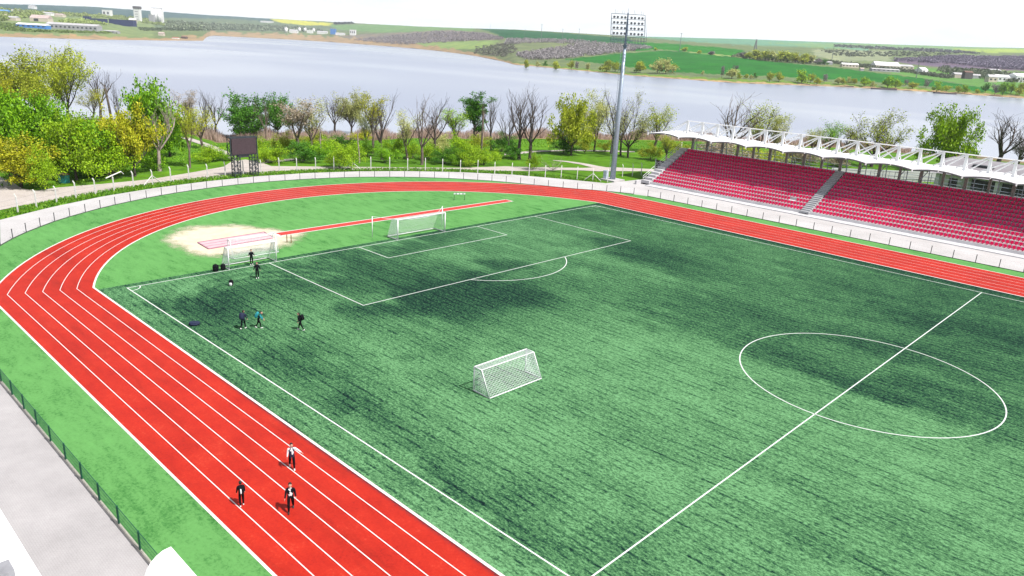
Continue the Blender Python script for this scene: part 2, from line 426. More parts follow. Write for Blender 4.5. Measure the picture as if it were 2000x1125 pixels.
# ================================================================ SETTING: stadium ground
NEAR_Y, FAR_Y = -13.1, 82.1
CURVE = [(38.3, -13.1), (3, -13.1), (-4.5, -12.4), (-11.5, -10.2), (-17.2, -7.6), (-21.1, -4.8), (-23.5, -3.1), (-25.6, -1.3), (-27.5, 0.6), (-29.4, 2.6), (-31.0, 4.7), (-32.5, 6.9), (-33.9, 9.1), (-35.1, 11.3), (-36.2, 13.6), (-37.3, 16.1), (-38.2, 18.5), (-38.9, 20.9), (-39.5, 23.3), (-40.0, 25.8), (-40.4, 28.4), (-40.6, 31.0), (-40.7, 33.6), (-40.6, 36.2), (-40.3, 38.8), (-40.0, 41.3), (-39.5, 43.8), (-38.9, 46.2), (-38.2, 48.6), (-37.3, 51.0), (-36.2, 53.3), (-35.0, 55.6), (-33.7, 57.8), (-32.2, 59.9), (-30.6, 61.9), (-29.0, 63.8), (-27.2, 65.6), (-25.3, 67.2), (-23.4, 68.8), (-21.3, 70.2), (-19.1, 71.5), (-17.0, 72.7), (-14.8, 73.9), (-12.6, 75.2), (-10.5, 76.5), (-8.5, 78.0), (-6.5, 79.4), (-4.5, 80.6), (-2.4, 81.5), (0.0, 82.1)]
FENCE_NEAR = [(-3+2.54*k, NEAR_Y) for k in range(0, 25)]
FENCE_FAR = [(2.45+2.56*k, FAR_Y) for k in range(0, 25)]
ring = [(100, NEAR_Y)]+[p for p in CURVE]+[(100, FAR_Y)]
def turf_mat(name, light, dark, scale, rows=False, seamy=None):
    m, nt, b, o = nmat(name)
    vec = coords(nt)
    f_big = noise(nt, vec, 0.10, 5, 0.6); f_mid = noise(nt, coords(nt, (0.5, 1.6, 1)), 0.8, 5, 0.65, 0.4); f_fine = noise(nt, vec, scale, 6, 0.72)
    k = mth(nt, 'ADD', mth(nt, 'MULTIPLY', f_big, 0.26), mth(nt, 'ADD', mth(nt, 'MULTIPLY', f_mid, 0.42), mth(nt, 'MULTIPLY', f_fine, 0.46)))
    nt.links.new(ramp(nt, k, [(0.42, dark), (0.57, light), (0.74, tuple(min(1, x*1.22) for x in light))]), b.inputs['Base Color'])
    b.inputs['Roughness'].default_value = 0.9; b.inputs['Specular IOR Level'].default_value = 0.05
    bump(nt, b, f_fine, 0.35, 0.04)
    return m
M_TURF = turf_mat('light_turf', (0.094, 0.250, 0.072), (0.026, 0.120, 0.026), 5.0)
g = MB(); g.poly([(x, y, 0.0) for x, y in reversed(ring)]); turf = tag(g.build('turf', M_TURF), kind='structure')

# pitch with its worn rubber infill
def make_pitch():
    st = 0.4; xs = np.arange(-1.0, 106.2, st); ys = np.arange(-2.2, 70.21, st)
    X, Y = np.meshgrid(xs, ys, indexing='ij'); edge = -1.0-0.16*np.sin(Y*0.09)
    V = np.stack([X, Y, 0*X+0.004], -1).reshape(-1, 3)
    rs = np.random.RandomState(11)
    def vnoise(sx, sy):
        gx, gy = int(108/sx)+4, int(74/sy)+4; gnd = rs.rand(gx, gy)
        fx, fy = (X+2)/sx, (Y+3)/sy; i, j = fx.astype(int), fy.astype(int); tx, ty = smooth(fx-i), smooth(fy-j)
        return (gnd[i, j]*(1-tx)+gnd[i+1, j]*tx)*(1-ty)+(gnd[i, j+1]*(1-tx)+gnd[i+1, j+1]*tx)*ty
    n1 = vnoise(9, 5)-.5; n2 = vnoise(3, 1.4)-.5; n3 = vnoise(12, 0.9)-.5; n4 = vnoise(1.2, 0.8)-.5
    W = 0.36+0*X
    Xn, Yn = X+n1*4+n2*2.6+n4*1.6, Y+n1*2.0+n2*1.6+n4*1.0
    def blob(u, v, rx, ry, s, rot=0.0):
        nonlocal W
        c = at(u, v); cs, sn = math.cos(rot), math.sin(rot); dx, dy = Xn-c.x, Yn-c.y
        q = ((dx*cs+dy*sn)/rx)**2+((-dx*sn+dy*cs)/ry)**2
        W = W+0.56*s*np.exp(-q**2.0)
    # two long bands: the stand side lies darker than the camera side
    W += 0.13*smooth((Yn-31.0)/1.2+0.5)*smooth((X-30)/14)-0.10*smooth((31.0-Yn)/2.0)*smooth((X-26)/12)
    W += 0.09*smooth((Yn-44)/10)
    for b_ in ((905, 584, 5.0, 6.4, .62, .75), (780, 584, 3.0, 5.6, .66, .35), (1010, 572, 3.8, 4.2, .55, 0), (1060, 585, 3.6, 2.6, .34, 0), (955, 512, 2.4, 2.4, .6, 0), (890, 545, 2.0, 7.0, .5, 0), (900, 570, 8.5, 9.0, .22, .6), (850, 565, 3.0, 6.0, .35, .6), (430, 590, 3.8, 3.2, .55, 0), (350, 585, 4.5, 1.6, .22, .3), (300, 590, 3, 1.2, .3, .2), (470, 560, 5, 3, .22, 0), (640, 530, 4, 6, .18, 0),
               (830, 470, 2.6, 7, .42, 0), (700, 500, 2.8, 6.5, .34, 0), (780, 530, 4.5, 8, .22, 0), (1270, 492, 7.0, 4.5, .30, -.2), (1180, 430, 4, 4, .25, 0), (1340, 520, 9, 4.5, .24, 0), (1230, 420, 5, 2.0, .3, 0), (700, 540, 5, 8, .22, 0), (560, 560, 6, 6, .16, 0), (380, 610, 7, 2.5, .24, 0), (1120, 540, 8, 7, .16, 0), (1420, 600, 9, 4, .22, 0), (1310, 590, 6, 3, .2, 0),
               (1900, 650, 8, 3.6, .45, .1), (1800, 690, 7, 3.0, .28, 0), (1700, 760, 5, 1.4, .35, 0), (1850, 770, 5, 1.6, .3, 0), (1550, 690, 4, 1.2, .25, 0),
               (900, 950, 7, .45, .24, 0.0), (1000, 1010, 6, .5, .26, 0.0), (820, 880, 5, .5, .2, 0), (1060, 1075, 3, .5, .24, 0), (930, 1000, 4, .35, .2, 0), (700, 790, 6, 1.6, .16, 0), (560, 690, 5, 1.5, .16, 0), (1250, 850, 5, .8, .18, 0), (640, 700, 7, 1.0, .2, 0), (760, 690, 4, 4, -.12, 0), (680, 600, 3, 3, -.1, 0)):
        blob(*b_)
    W += 0.13*np.exp(-((Y-2.6)/2.4)**2)*smooth((X-4)/6)*(0.4+1.4*(n2+.5))
    # far edge and goal-line edge, where the pile has gone dark
    W += 0.62*np.exp(-((Y-69.9)/0.9)**2)+0.30*np.exp(-((X+0.6)/0.35)**2)
    W += n1*0.12+n2*0.11+n3*0.15+n4*0.12
    # curved drag-mat tracks by the near corner
    for cx, cy, r in ((10.0, 9.0, 8.6), (10.0, 9.0, 7.0), (10, 9, 5.6)):
        d = np.hypot(X-cx, Y-cy)-r; W -= 0.22*np.exp(-(d/0.35)**2)*(X < 9)
    idx = np.arange(len(xs)*len(ys)).reshape(len(xs), len(ys))
    F = np.stack([idx[:-1, :-1], idx[1:, :-1], idx[1:, 1:], idx[:-1, 1:]], -1).reshape(-1, 4)
    me = bpy.data.meshes.new('pitch'); me.from_pydata(V.tolist(), [], F.tolist())
    w = np.where(W > .5, .5+.30*np.tanh((W-.5)/.30), np.clip(W, 0, 1)).reshape(-1, 1); setcol(me, 'wear', np.repeat(w, 3, 1)); me.update()
    m, nt, b, o = nmat('pitch_turf')
    wear = N(nt, 'ShaderNodeVertexColor', layer_name='wear').outputs[0]
    vec = coords(nt)
    sep = N(nt, 'ShaderNodeSeparateXYZ'); nt.links.new(vec, sep.inputs[0])
    wv = noise(nt, coords(nt, (0.05, 0.12, 1)), 1.0, 3, 0.5); wv2 = noise(nt, coords(nt, (0.5, 0.9, 1)), 1.0, 2, 0.5)
    yy = mth(nt, 'ADD', mth(nt, 'MULTIPLY', sep.outputs[1], 1.55), mth(nt, 'MULTIPLY_ADD', wv, 2.2, mth(nt, 'MULTIPLY', wv2, 0.28)))
    fr = mth(nt, 'ABSOLUTE', mth(nt, 'SUBTRACT', mth(nt, 'FRACT', yy), 0.5))
    line_ = mth(nt, 'MULTIPLY', mth(nt, 'SUBTRACT', 0.20, fr), 7.0, clamp=True)
    dash = noise(nt, coords(nt, (0.55, 1.6, 1)), 1.0, 5, 0.7)
    rowk = mth(nt, 'MULTIPLY', line_, mth(nt, 'MULTIPLY', mth(nt, 'SUBTRACT', dash, 0.42), 5.0, clamp=True))
    fine = noise(nt, coords(nt, (0.8, 1.2, 1)), 3.6, 9, 0.85); fine2 = noise(nt, vec, 1.1, 6, 0.7)
    stroke = noise(nt, coords(nt, (2.6, 8.0, 1)), 1.0, 4, 0.7, 0.3); grain = noise(nt, coords(nt, (0.8, 1.15, 1)), 6.5, 4, 0.85)
    wear = mth(nt, 'ADD', wear, mth(nt, 'MULTIPLY', mth(nt, 'SUBTRACT', stroke, 0.5), 1.4))
    wear = mth(nt, 'ADD', wear, mth(nt, 'MULTIPLY', mth(nt, 'SUBTRACT', grain, 0.5), 2.5))
    k = mth(nt, 'ADD', wear, mth(nt, 'MULTIPLY', rowk, 0.40))
    k = mth(nt, 'ADD', k, mth(nt, 'MULTIPLY', mth(nt, 'SUBTRACT', fine, 0.5), 1.0))
    k = mth(nt, 'ADD', k, mth(nt, 'MULTIPLY', mth(nt, 'SUBTRACT', fine2, 0.5), 0.35))
    nt.links.new(ramp(nt, k, [(0.0, (0.128, 0.292, 0.132)), (0.28, (0.074, 0.178, 0.076)), (0.55, (0.031, 0.095, 0.042)), (0.80, (0.009, 0.034, 0.024)), (1.0, (0.005, 0.013, 0.014))]), b.inputs['Base Color'])
    b.inputs['Roughness'].default_value = 0.95; b.inputs['Specular IOR Level'].default_value = 0.03
    bump(nt, b, fine, 0.5, 0.05)
    me.materials.append(m); tag(link('pitch', me), kind='structure')
make_pitch()

# white lines of the football pitch
M_LINE = simple('line_white', (0.62, 0.64, 0.62), 0.8, 0.08, 4.0)
PITW = 68.0; PC = 34.0
def lineset(segs, arcs, w, z, name, mat, clip=None):
    g = MB()
    def pl(P, w):
        for i in range(len(P)-1):
            a, b_ = Vector(P[i]), Vector(P[i+1]); d = (b_-a).normalized(); n = Vector((-d.y, d.x))*w/2
            e = d*(w/2 if len(P) == 2 else 0.0)
            g.quad((*(a-e-n), z), (*(b_+e-n), z), (*(b_+e+n), z), (*(a-e+n), z))
    for s_ in segs: pl([s_[0], s_[1]], s_[2] if len(s_) > 2 else w)
    for cx, cy, r, a0, a1, n in arcs: pl([(cx+r*math.cos(a0+(a1-a0)*i/n), cy+r*math.sin(a0+(a1-a0)*i/n)) for i in range(n+1)], w)
    return tag(g.build(name, mat), kind='structure')
th = math.acos(5.5/9.15)
lineset([((0, 0), (105, 0)), ((0, 68), (105, 68)), ((0.06, 0.06), (0.06, 67.94)), ((52.5, 0.06), (52.5, 67.94)), ((0.13, 13.84), (16.5, 13.84)), ((0.13, 54.16), (16.5, 54.16)), ((16.5, 13.9), (16.5, 54.1)), ((0.13, 24.84), (5.5, 24.84)), ((0.13, 43.16), (5.5, 43.16)), ((5.5, 24.9), (5.5, 43.1))],
        [(52.5, 34, 9.15, 0, 2*math.pi, 96), (11, 34, 9.15, -th, th, 30), (0.06, 0.06, 1.0, 0, math.pi/2, 10), (0.06, 67.94, 1.0, -math.pi/2, 0, 10)], 0.088, 0.012, 'pitch_lines', M_LINE)

# running track: six lanes, straight - bend - straight
def track_line(t, n=64):
    """t = 0 inner edge, 1 outer edge"""
    L = lambda a, b_: a+(b_-a)*t
    cx, cy, rr = L(11.5, 14.1), L(34.0, 35.3), L(38.55, 48.45); yn, yf = L(-2.2, -9.55), L(70.2, 79.2)
    xa = cx-math.sqrt(rr*rr-(yn-cy)**2); xb = cx-math.sqrt(rr*rr-(yf-cy)**2)
    a0 = math.atan2(yn-cy, xa-cx) % (2*math.pi); a1 = math.atan2(yf-cy, xb-cx) % (2*math.pi)
    P = [(100, yn), (xa+0.9, yn)]
    # slightly rounded joint between straight and bend
    mid = [(cx+rr*math.cos(a0+(a1-a0)*i/n), cy+rr*math.sin(a0+(a1-a0)*i/n)) for i in range(n+1)]
    return [(100, yn)]+[(xa+k, yn) for k in (60, 40, 20, 8, 3)]+mid+[(xb+k, yf) for k in (3, 8, 20, 40, 60)]+[(100, yf)]
g = MB()
for j in range(12):
    A, B = track_line(j/12), track_line((j+1)/12)
    for i in range(len(A)-1): g.quad((*A[i], 0.008), (*A[i+1], 0.008), (*B[i+1], 0.008), (*B[i], 0.008))
m, nt, b, o = nmat('red_rubber')
vec = coords(nt); f1 = noise(nt, vec, 0.35, 6, 0.65); f2 = noise(nt, vec, 7.0, 6, 0.75); f3 = noise(nt, vec, 1.6, 5, 0.65)
k = mth(nt, 'ADD', mth(nt, 'MULTIPLY', f1, 0.35), mth(nt, 'ADD', mth(nt, 'MULTIPLY', f2, 0.50), mth(nt, 'MULTIPLY', f3, 0.20)))
c = ramp(nt, k, [(0.36, (0.17, 0.007, 0.006)), (0.46, (0.34, 0.012, 0.005)), (0.58, (0.40, 0.019, 0.007)), (0.72, (0.46, 0.072, 0.040))])
f5 = noise(nt, coords(nt, (0.10, 0.45, 1)), 1.0, 6, 0.7, 0.6)
c = mix(nt, 1.0, c, ramp(nt, f5, [(0.30, (0.70, 0.66, 0.66)), (0.46, (0.96, 0.96, 0.96)), (0.66, (1.06, 1.10, 1.10))]), 'MULTIPLY')
sp = N(nt, 'ShaderNodeSeparateXYZ'); nt.links.new(vec, sp.inputs[0])
# rubber crumb carried off the pitch onto the inner lane of the near straight
ed = mth(nt, 'MULTIPLY', mth(nt, 'ADD', sp.outputs[1], 2.85), 1.7, clamp=True)
far_ = mth(nt, 'LESS_THAN', sp.outputs[1], 10.0); xx = mth(nt, 'MULTIPLY', mth(nt, 'SUBTRACT', sp.outputs[0], 6.0), 0.05, clamp=True)
ed = mth(nt, 'MULTIPLY', mth(nt, 'MULTIPLY', ed, far_), xx)
dk = mth(nt, 'MULTIPLY_ADD', f2, 1.5, mth(nt, 'MULTIPLY_ADD', ed, 0.9, -1.18), clamp=True); dk = mth(nt, 'MULTIPLY', dk, 2.0, clamp=True)
c = mix(nt, mth(nt, 'MULTIPLY', dk, ed), c, (0.03, 0.014, 0.022))
nt.links.new(c, b.inputs['Base Color']); b.inputs['Roughness'].default_value = 0.6; b.inputs['Specular IOR Level'].default_value = 0.22; bump(nt, b, f2, 0.25, 0.02)
tag(g.build('track', m), kind='structure')
g = MB()
for j in range(7):
    A = track_line(j/6); w = 0.15 if j in (0, 6) else 0.056
    if j == 0: w = 0.17
    for i in range(len(A)-1):
        a, b_ = Vector(A[i]), Vector(A[i+1]); d = (b_-a)
        d = d.normalized(); n_ = Vector((-d.y, d.x))*w/2
        d0 = (Vector(A[i])-Vector(A[i-1])).normalized() if i else d; d1 = (Vector(A[i+2])-b_).normalized() if i < len(A)-2 else d
        na = (d+d0).normalized(); nb = (d+d1).normalized(); na = Vector((-na.y, na.x))*w/2; nb = Vector((-nb.y, nb.x))*w/2
        z = 0.0125
        g.quad((*(a-na), z), (*(b_-nb), z), (*(b_+nb), z), (*(a+na), z))
tag(g.build('lane_lines', simple('lane_white', (0.66, 0.60, 0.58), 0.8, 0.1, 3)), kind='structure')

# walkway outside the fence (pale concrete), paving on the near side
m, nt, b, o = nmat('pale_concrete')
vec = coords(nt); f1 = noise(nt, vec, 0.22, 6, 0.65); f2 = noise(nt, vec, 5, 6, 0.7)
c = ramp(nt, f1, [(0.3, (0.365, 0.35, 0.345)), (0.5, (0.415, 0.40, 0.397)), (0.7, (0.46, 0.448, 0.448))])
c = mix(nt, 1.0, c, ramp(nt, f2, [(0.3, 0.86), (0.7, 1.08)]), 'MULTIPLY'); nt.links.new(c, b.inputs['Base Color']); b.inputs['Roughness'].default_value = 0.9
M_CONC = m
WALK_OUT = [(-6, -36), (-20, -20), (-28.5, -8.5), (-33.4, -2.0), (-37.7, 4.6), (-41.4, 11.9), (-43.9, 19.7), (-45.5, 28.1), (-46.0, 36.9), (-45.0, 45.6), (-42.5, 54.2), (-38.5, 62.5), (-33.2, 70.2), (-26.8, 77.0), (-18.5, 82.2), (-11.6, 85.9), (-10.8, 93.0)]
g = MB()
cur = CURVE[1:]
def near_on(P, t):
    L = [0]
    for i in range(len(P)-1): L.append(L[-1]+math.hypot(P[i+1][0]-P[i][0], P[i+1][1]-P[i][1]))
    q = t*L[-1]
    for i in range(len(P)-1):
        if q <= L[i+1]+1e-9:
            s = (q-L[i])/max(L[i+1]-L[i], 1e-9); return (P[i][0]+(P[i+1][0]-P[i][0])*s, P[i][1]+(P[i+1][1]-P[i][1])*s)
    return P[-1]
WO = WALK_OUT[3:-1]; WI = [p for p in CURVE if p[1] > -5.0]
for i in range(60):
    a, b_, c_, d_ = near_on(WI, i/60), near_on(WI, (i+1)/60), near_on(WO, (i+1)/60), near_on(WO, i/60)
    g.quad((*a, -0.01), (*d_, -0.01), (*c_, -0.01), (*b_, -0.01))
g.poly([(0.0, 82.1, -0.01), (-11.6, 85.9, -0.01), (-10.8, 95.0, -0.01), (100, 95.0, -0.01), (100, 82.1, -0.01)][::-1])
tag(g.build('walkway', M_CONC), kind='structure')
m, nt, b, o = nmat('paving_blocks')
vec = coords(nt); br = N(nt, 'ShaderNodeTexBrick'); nt.links.new(vec, br.inputs['Vector'])
br.inputs['Scale'].default_value = 1.0; br.inputs['Brick Width'].default_value = 0.2; br.inputs['Row Height'].default_value = 0.1; br.inputs['Mortar Size'].default_value = 0.012; br.inputs['Mortar Smooth'].default_value = 0.3
br.inputs['Color1'].default_value = (0.342, 0.326, 0.328, 1); br.inputs['Color2'].default_value = (0.335, 0.317, 0.32, 1); br.inputs['Mortar'].default_value = (0.30, 0.285, 0.285, 1)
f1 = noise(nt, vec, 0.30, 6, 0.7); f2 = noise(nt, vec, 9, 4, 0.7)
c = mix(nt, 1.0, br.outputs[0], ramp(nt, f1, [(0.3, 0.86), (0.5, 1.0), (0.72, 1.14)]), 'MULTIPLY'); c = mix(nt, 1.0, c, ramp(nt, f2, [(0.3, 0.95), (0.7, 1.04)]), 'MULTIPLY')
nt.links.new(c, b.inputs['Base Color']); b.inputs['Roughness'].default_value = 0.9
g = MB(); g.poly([(100, NEAR_Y, -0.01), (100, -36, -0.01), (-6, -36, -0.01), (-20, -20, -0.01), (-28.5, -8.5, -0.01), (-33.4, -2, -0.01), (-21.3, -4.9, -0.01), (-17.2, -7.6, -0.01), (-11.5, -10.2, -0.01), (-4.5, -12.4, -0.01), (3, NEAR_Y, -0.01)][::-1])
tag(g.build('paving', m), kind='structure')
# sand, jumping pit and run-up
m, nt, b, o = nmat('pale_sand')
vec = coords(nt); f1 = noise(nt, vec, 0.6, 6, 0.7, 0.3); f2 = noise(nt, vec, 9, 5, 0.7)
geo = N(nt, 'ShaderNodeVertexColor', layer_name='cover').outputs[0]
c = ramp(nt, f1, [(0.3, (0.48, 0.42, 0.29)), (0.6, (0.55, 0.50, 0.37)), (0.8, (0.58, 0.54, 0.42))])
nt.links.new(c, b.inputs['Base Color']); b.inputs['Roughness'].default_value = 0.95
kk = mth(nt, 'ADD', geo, mth(nt, 'MULTIPLY', mth(nt, 'SUBTRACT', mth(nt, 'ADD', f2, f1), 1.0), 0.85))
al = mth(nt, 'MULTIPLY', mth(nt, 'SUBTRACT', kk, 0.28), 2.2, clamp=True)
tt = N(nt, 'ShaderNodeBsdfTransparent'); mx = N(nt, 'ShaderNodeMixShader'); nt.links.new(al, mx.inputs[0]); nt.links.new(tt.outputs[0], mx.inputs[1]); nt.links.new(b.outputs[0], mx.inputs[2]); nt.links.new(mx.outputs[0], o.inputs[0])
SAND = [(-15.9, 9.6), (-18.2, 11.8), (-19.3, 14.2), (-17.2, 18.9), (-13.2, 21.5), (-8.4, 23.6), (-5.4, 19.9), (-4.2, 17.3), (-4.6, 11.1), (-6.2, 8.9), (-9.8, 8.8), (-13, 8.6)]
cx, cy = -10.8, 15.0
g = MB(); sv = [(cx, cy, 0.005)]; sc_ = [1.2]
n = 48; rings = 8
for r_ in range(1, rings+1):
    for i in range(n):
        p = near_on(SAND+[SAND[0]], i/n); t = r_/rings*1.16; sv.append((cx+(p[0]-cx)*t, cy+(p[1]-cy)*t, 0.005)); sc_.append(1.15-1.1*(r_/rings)**2.2)
fs = [(0, 1+i, 1+(i+1) % n) for i in range(n)]
for r_ in range(rings-1):
    for i in range(n): a = 1+r_*n+i; b_ = 1+r_*n+(i+1) % n; fs.append((a, a+n, b_+n, b_))
me = bpy.data.meshes.new('sand'); me.from_pydata(sv, [], fs); setcol(me, 'cover', np.array([[x]*3 for x in sc_])); me.materials.append(m); tag(link('sand', me), kind='structure')
# ================================================================ STADIUM OBJECTS
M_WHITE = simple('white_paint', (0.72, 0.72, 0.73), 0.45, 0.05, 2.0)
M_MEMB = simple('white_membrane', (0.78, 0.78, 0.79), 0.5, 0.04, 1.2)
M_POSTC = simple('whitewashed_concrete', (0.60, 0.59, 0.57), 0.9, 0.1, 6.0, bmp=0.3)
M_DARK = simple('dark_metal', (0.035, 0.038, 0.045), 0.5, 0.2, 3)
M_GREYM = simple('galvanised_steel', (0.33, 0.39, 0.48), 0.45, 0.12, 3, metal=0.35)
M_GREEN = simple('green_fence_paint', (0.008, 0.075, 0.045), 0.45, 0.1, 3)
M_NET = simple('white_net', (0.70, 0.72, 0.74), 0.8, 0.05, 2)
M_RED = simple('red_runup', (0.52, 0.040, 0.028), 0.75, 0.2, 2.5)

# jumping pit: pink boards round a long shallow bed, three seams
t = thing('jumping_pit', (-9.9, 15.6, 0), 'long shallow jumping pit edged with pink boards in the pale sand patch', 'jumping pit')
mp = simple('faded_pink_cover', (0.50, 0.36, 0.385), 0.8, 0.08, 1.5); mp2 = simple('pink_board', (0.38, 0.17, 0.235), 0.7, 0.15, 3)
pa, pb, pc, pd = (-11.25, 11.5), (-8.15, 11.3), (-8.6, 19.2), (-11.6, 19.6)
g = MB(); g.poly([(*p, 0.06) for p in (pa, pb, pc, pd)]); g.build('cover', mp, t)
for a, b_ in ((pa, pb), (pb, pc), (pc, pd), (pd, pa)):
    g = MB(); g.bar((*a, 0.06), (*b_, 0.06), 0.09, 0.12); g.build('edge_board', mp2, t)
for s in (0.35, 0.66):
    a = Vector(pa).lerp(Vector(pb), s); b_ = Vector(pd).lerp(Vector(pc), s); g = MB(); g.bar((*a, 0.075), (*b_, 0.075), 0.05, 0.03); g.build('seam', mp2, t)
g = MB(); g.poly([(-10.75, 20.2, 0.009), (-9.2, 20.2, 0.009), (-9.0, 59.2, 0.009), (-10.55, 59.2, 0.009)]); tag(g.build('runway', M_RED), kind='structure')
lineset([((-10.75, 20.2), (-10.55, 59.2)), ((-9.2, 20.2), (-9.0, 59.2)), ((-10.6, 59.2), (-8.95, 59.2)), ((-10.9, 20.25), (-9.0, 20.25), 0.5)], [], 0.16, 0.013, 'runway_lines', M_LINE)
for k, (x, y, lb) in enumerate(((-5.75, 19.75, 'short brown wooden post by the pit end of the red run-up, right one of two'), (-6.15, 19.45, 'short brown wooden post by the pit end of the red run-up, left one of two'))):
    g = MB(); g.tube([(x, y, 0), (x, y, 0.95-0.06*k)], 0.055, 7); o = g.build('wooden_post', simple('brown_wood', (0.20, 0.13, 0.06), 0.8, 0.2, 8)); tag(o, lb, 'post', 'posts by the run-up')

# ---- nets and goals
def netgrid(g, A, B, C, D, n, m, w, sag=0.0, sagv=(0, 0, 0)):
    """bilinear patch A-B (top) D-C (bottom)"""
    A, B, C, D = map(Vector, (A, B, C, D)); S = Vector(sagv)
    def p(s, t): return A*(1-s)*(1-t)+B*s*(1-t)+C*s*t+D*(1-s)*t+S*(16*s*(1-s)*t*(1-t))*sag
    k = 6
    for i in range(n+1):
        g.tube([p(i/n, j/k) for j in range(k+1)], w/2, 3, caps=False)
    for j in range(m+1):
        g.tube([p(i/k, j/m) for i in range(k+1)], w/2, 3, caps=False)
def trapezoid_goal(name, front, L, depth_top, depth_bot, h, label, w, cell, ang, cat='goal', group=None):
    """front = middle of the mouth; mouth faces local -y; back is local +y"""
    t = thing(name, (front[0], front[1], 0), label, cat, group, rz=ang)
    a = L/2; r = 0.046
    for s in (-1, 1):
        g = MB(); g.tube([(s*a, 0, 0), (s*a, 0, h)], r, 8); o = link('post', g.mesh('post', M_WHITE, True), t)
    g = MB(); g.tube([(-a, 0, h), (a, 0, h)], r, 8); link('crossbar', g.mesh('crossbar', M_WHITE, True), t)
    for s in (-1, 1):
        g = MB(); g.tube([(s*a, 0, h), (s*a, depth_top, h), (s*a, depth_bot, 0.04), (s*a, 0, 0.04)], r*0.8, 6); link('side_frame', g.mesh('side_frame', M_WHITE, True), t)
    g = MB(); g.tube([(-a, depth_bot, 0.05), (a, depth_bot, 0.05)], r*0.8, 6); link('base_bar', g.mesh('base_bar', M_WHITE, True), t)
    g = MB(); g.tube([(-a, depth_top, h), (a, depth_top, h)], r*0.8, 6); link('rear_bar', g.mesh('rear_bar', M_WHITE, True), t)
    g = MB(); n = int(L/cell); mm = int(math.hypot(h, depth_bot-depth_top)/cell)
    netgrid(g, (-a, depth_top, h), (a, depth_top, h), (a, depth_bot, 0.1), (-a, depth_bot, 0.1), n, mm, w, 0.14, (0, -1, -0.2))
    netgrid(g, (-a, 0, h), (a, 0, h), (a, depth_top, h), (-a, depth_top, h), n, max(2, int(depth_top/cell)), w, 0.05, (0, 0, -1))
    for s in (-1, 1):
        netgrid(g, (s*a, 0, h), (s*a, depth_top, h), (s*a, depth_bot, 0.1), (s*a, 0, 0.1), max(2, int((depth_top+depth_bot)/2/cell)), int(h/cell), w, 0.04, (-s, 0, 0))
    link('net', g.mesh('net', M_NET), t)
    return t
# the small goal alone in mid pitch: mouth towards the far-left, net towards the camera
p1, p2, p3, p4 = Vector((36.8, 9.55)), Vector((35.25, 9.6)), Vector((36.95, 14.5)), Vector((35.3, 14.7))
fm = (p2+p4)/2
trapezoid_goal('small_goal', (fm.x, fm.y), 5.05, 0.72, 1.62, 1.78, 'small white framed goal with white net, standing alone in mid pitch', 0.018, 0.13, R(-90)+R(-1.0))
# white goal on the goal line at the near end
trapezoid_goal('small_goal', (0.0, 12.15), 5.1, 0.75, 1.6, 2.15, 'wide white goal on the goal line with a keeper in its mouth', 0.024, 0.13, R(90))
# a second one behind, turned away
trapezoid_goal('small_goal', (-4.3, 14.2), 5.0, 0.5, 1.2, 1.85, 'white goal turned round, standing on the turf behind the keeper\'s goal', 0.012, 0.16, R(-92))
# full-size goal
t = thing('football_goal', (0, 34, 0), 'full-size white football goal with net hung from two rear stanchions', 'goal')
for y in (30.34, 37.66):
    g = MB(); g.tube([(0, y, 0), (0, y, 2.44)], 0.07, 10); g.build('post', M_WHITE, t, True)
g = MB(); g.tube([(0, 30.30, 2.44), (0, 37.70, 2.44)], 0.07, 10); g.build('crossbar', M_WHITE, t, True)
g = MB(); g.tube([(0, 30.34, 0.06), (-2.0, 30.34, 0.06), (-2.0, 37.66, 0.06), (0, 37.66, 0.06)], 0.06, 6); g.build('base_frame', M_WHITE, t, True)
g = MB()
netgrid(g, (-1.2, 30.34, 2.35), (-1.2, 37.66, 2.35), (-2.0, 37.66, 0.1), (-2.0, 30.34, 0.1), 56, 18, 0.020, 0.1, (1, 0, 0))
netgrid(g, (0, 30.34, 2.44), (0, 37.66, 2.44), (-1.2, 37.66, 2.35), (-1.2, 30.34, 2.35), 56, 9, 0.020, 0.32, (0, 0, -1))
for y in (30.34, 37.66): netgrid(g, (0, y, 2.44), (-1.2, y, 2.35), (-2.0, y, 0.1), (0, y, 0.1), 12, 18, 0.020, 0.05, (0, 0.5, 0))
g.build('net', M_NET, t)
for y, ye in ((28.8, 30.34), (39.7, 37.66)):
    g = MB(); g.tube([(-2.9, y, 0), (-2.9, y, 2.5)], 0.05, 8); st_ = g.build('stanchion', M_WHITE, t, True)
    g = MB(); g.tube([(-2.9, y, 2.48), (-1.2, ye, 2.35)], 0.02, 4); g.tube([(-2.9, y, 2.48), (-0.4, ye, 2.44)], 0.014, 4); g.build('guy_line', M_NET, t)
# hurdle
t = thing('hurdle', (-13.85, 52.6, 0), 'white-topped hurdle with dark legs on the light turf inside the bend', 'hurdle', rz=math.atan2(1.5, 0.9))
g = MB(); g.box((0, 0, 1.0), (1.75, 0.05, 0.20)); 
link('board', g.mesh('board', M_WHITE), t)
for s in (-0.78, -0.26, 0.26): 
    g = MB(); g.box((s+0.26, -0.028, 1.0), (0.2, 0.012, 0.2)) if s != -0.26 else g.box((0, -0.028, 0.99), (0.14, 0.012, 0.2)); link('dark_stripe', g.mesh('dark_stripe', simple('grey_stripe', (0.22, 0.24, 0.26), 0.6)), t)
for s in (-0.8, 0.8):
    g = MB(); g.tube([(s, 0, 1.08), (s, 0, 0.03), (s, 0.62, 0.03)], 0.03, 6); link('leg', g.mesh('leg', M_DARK), t)

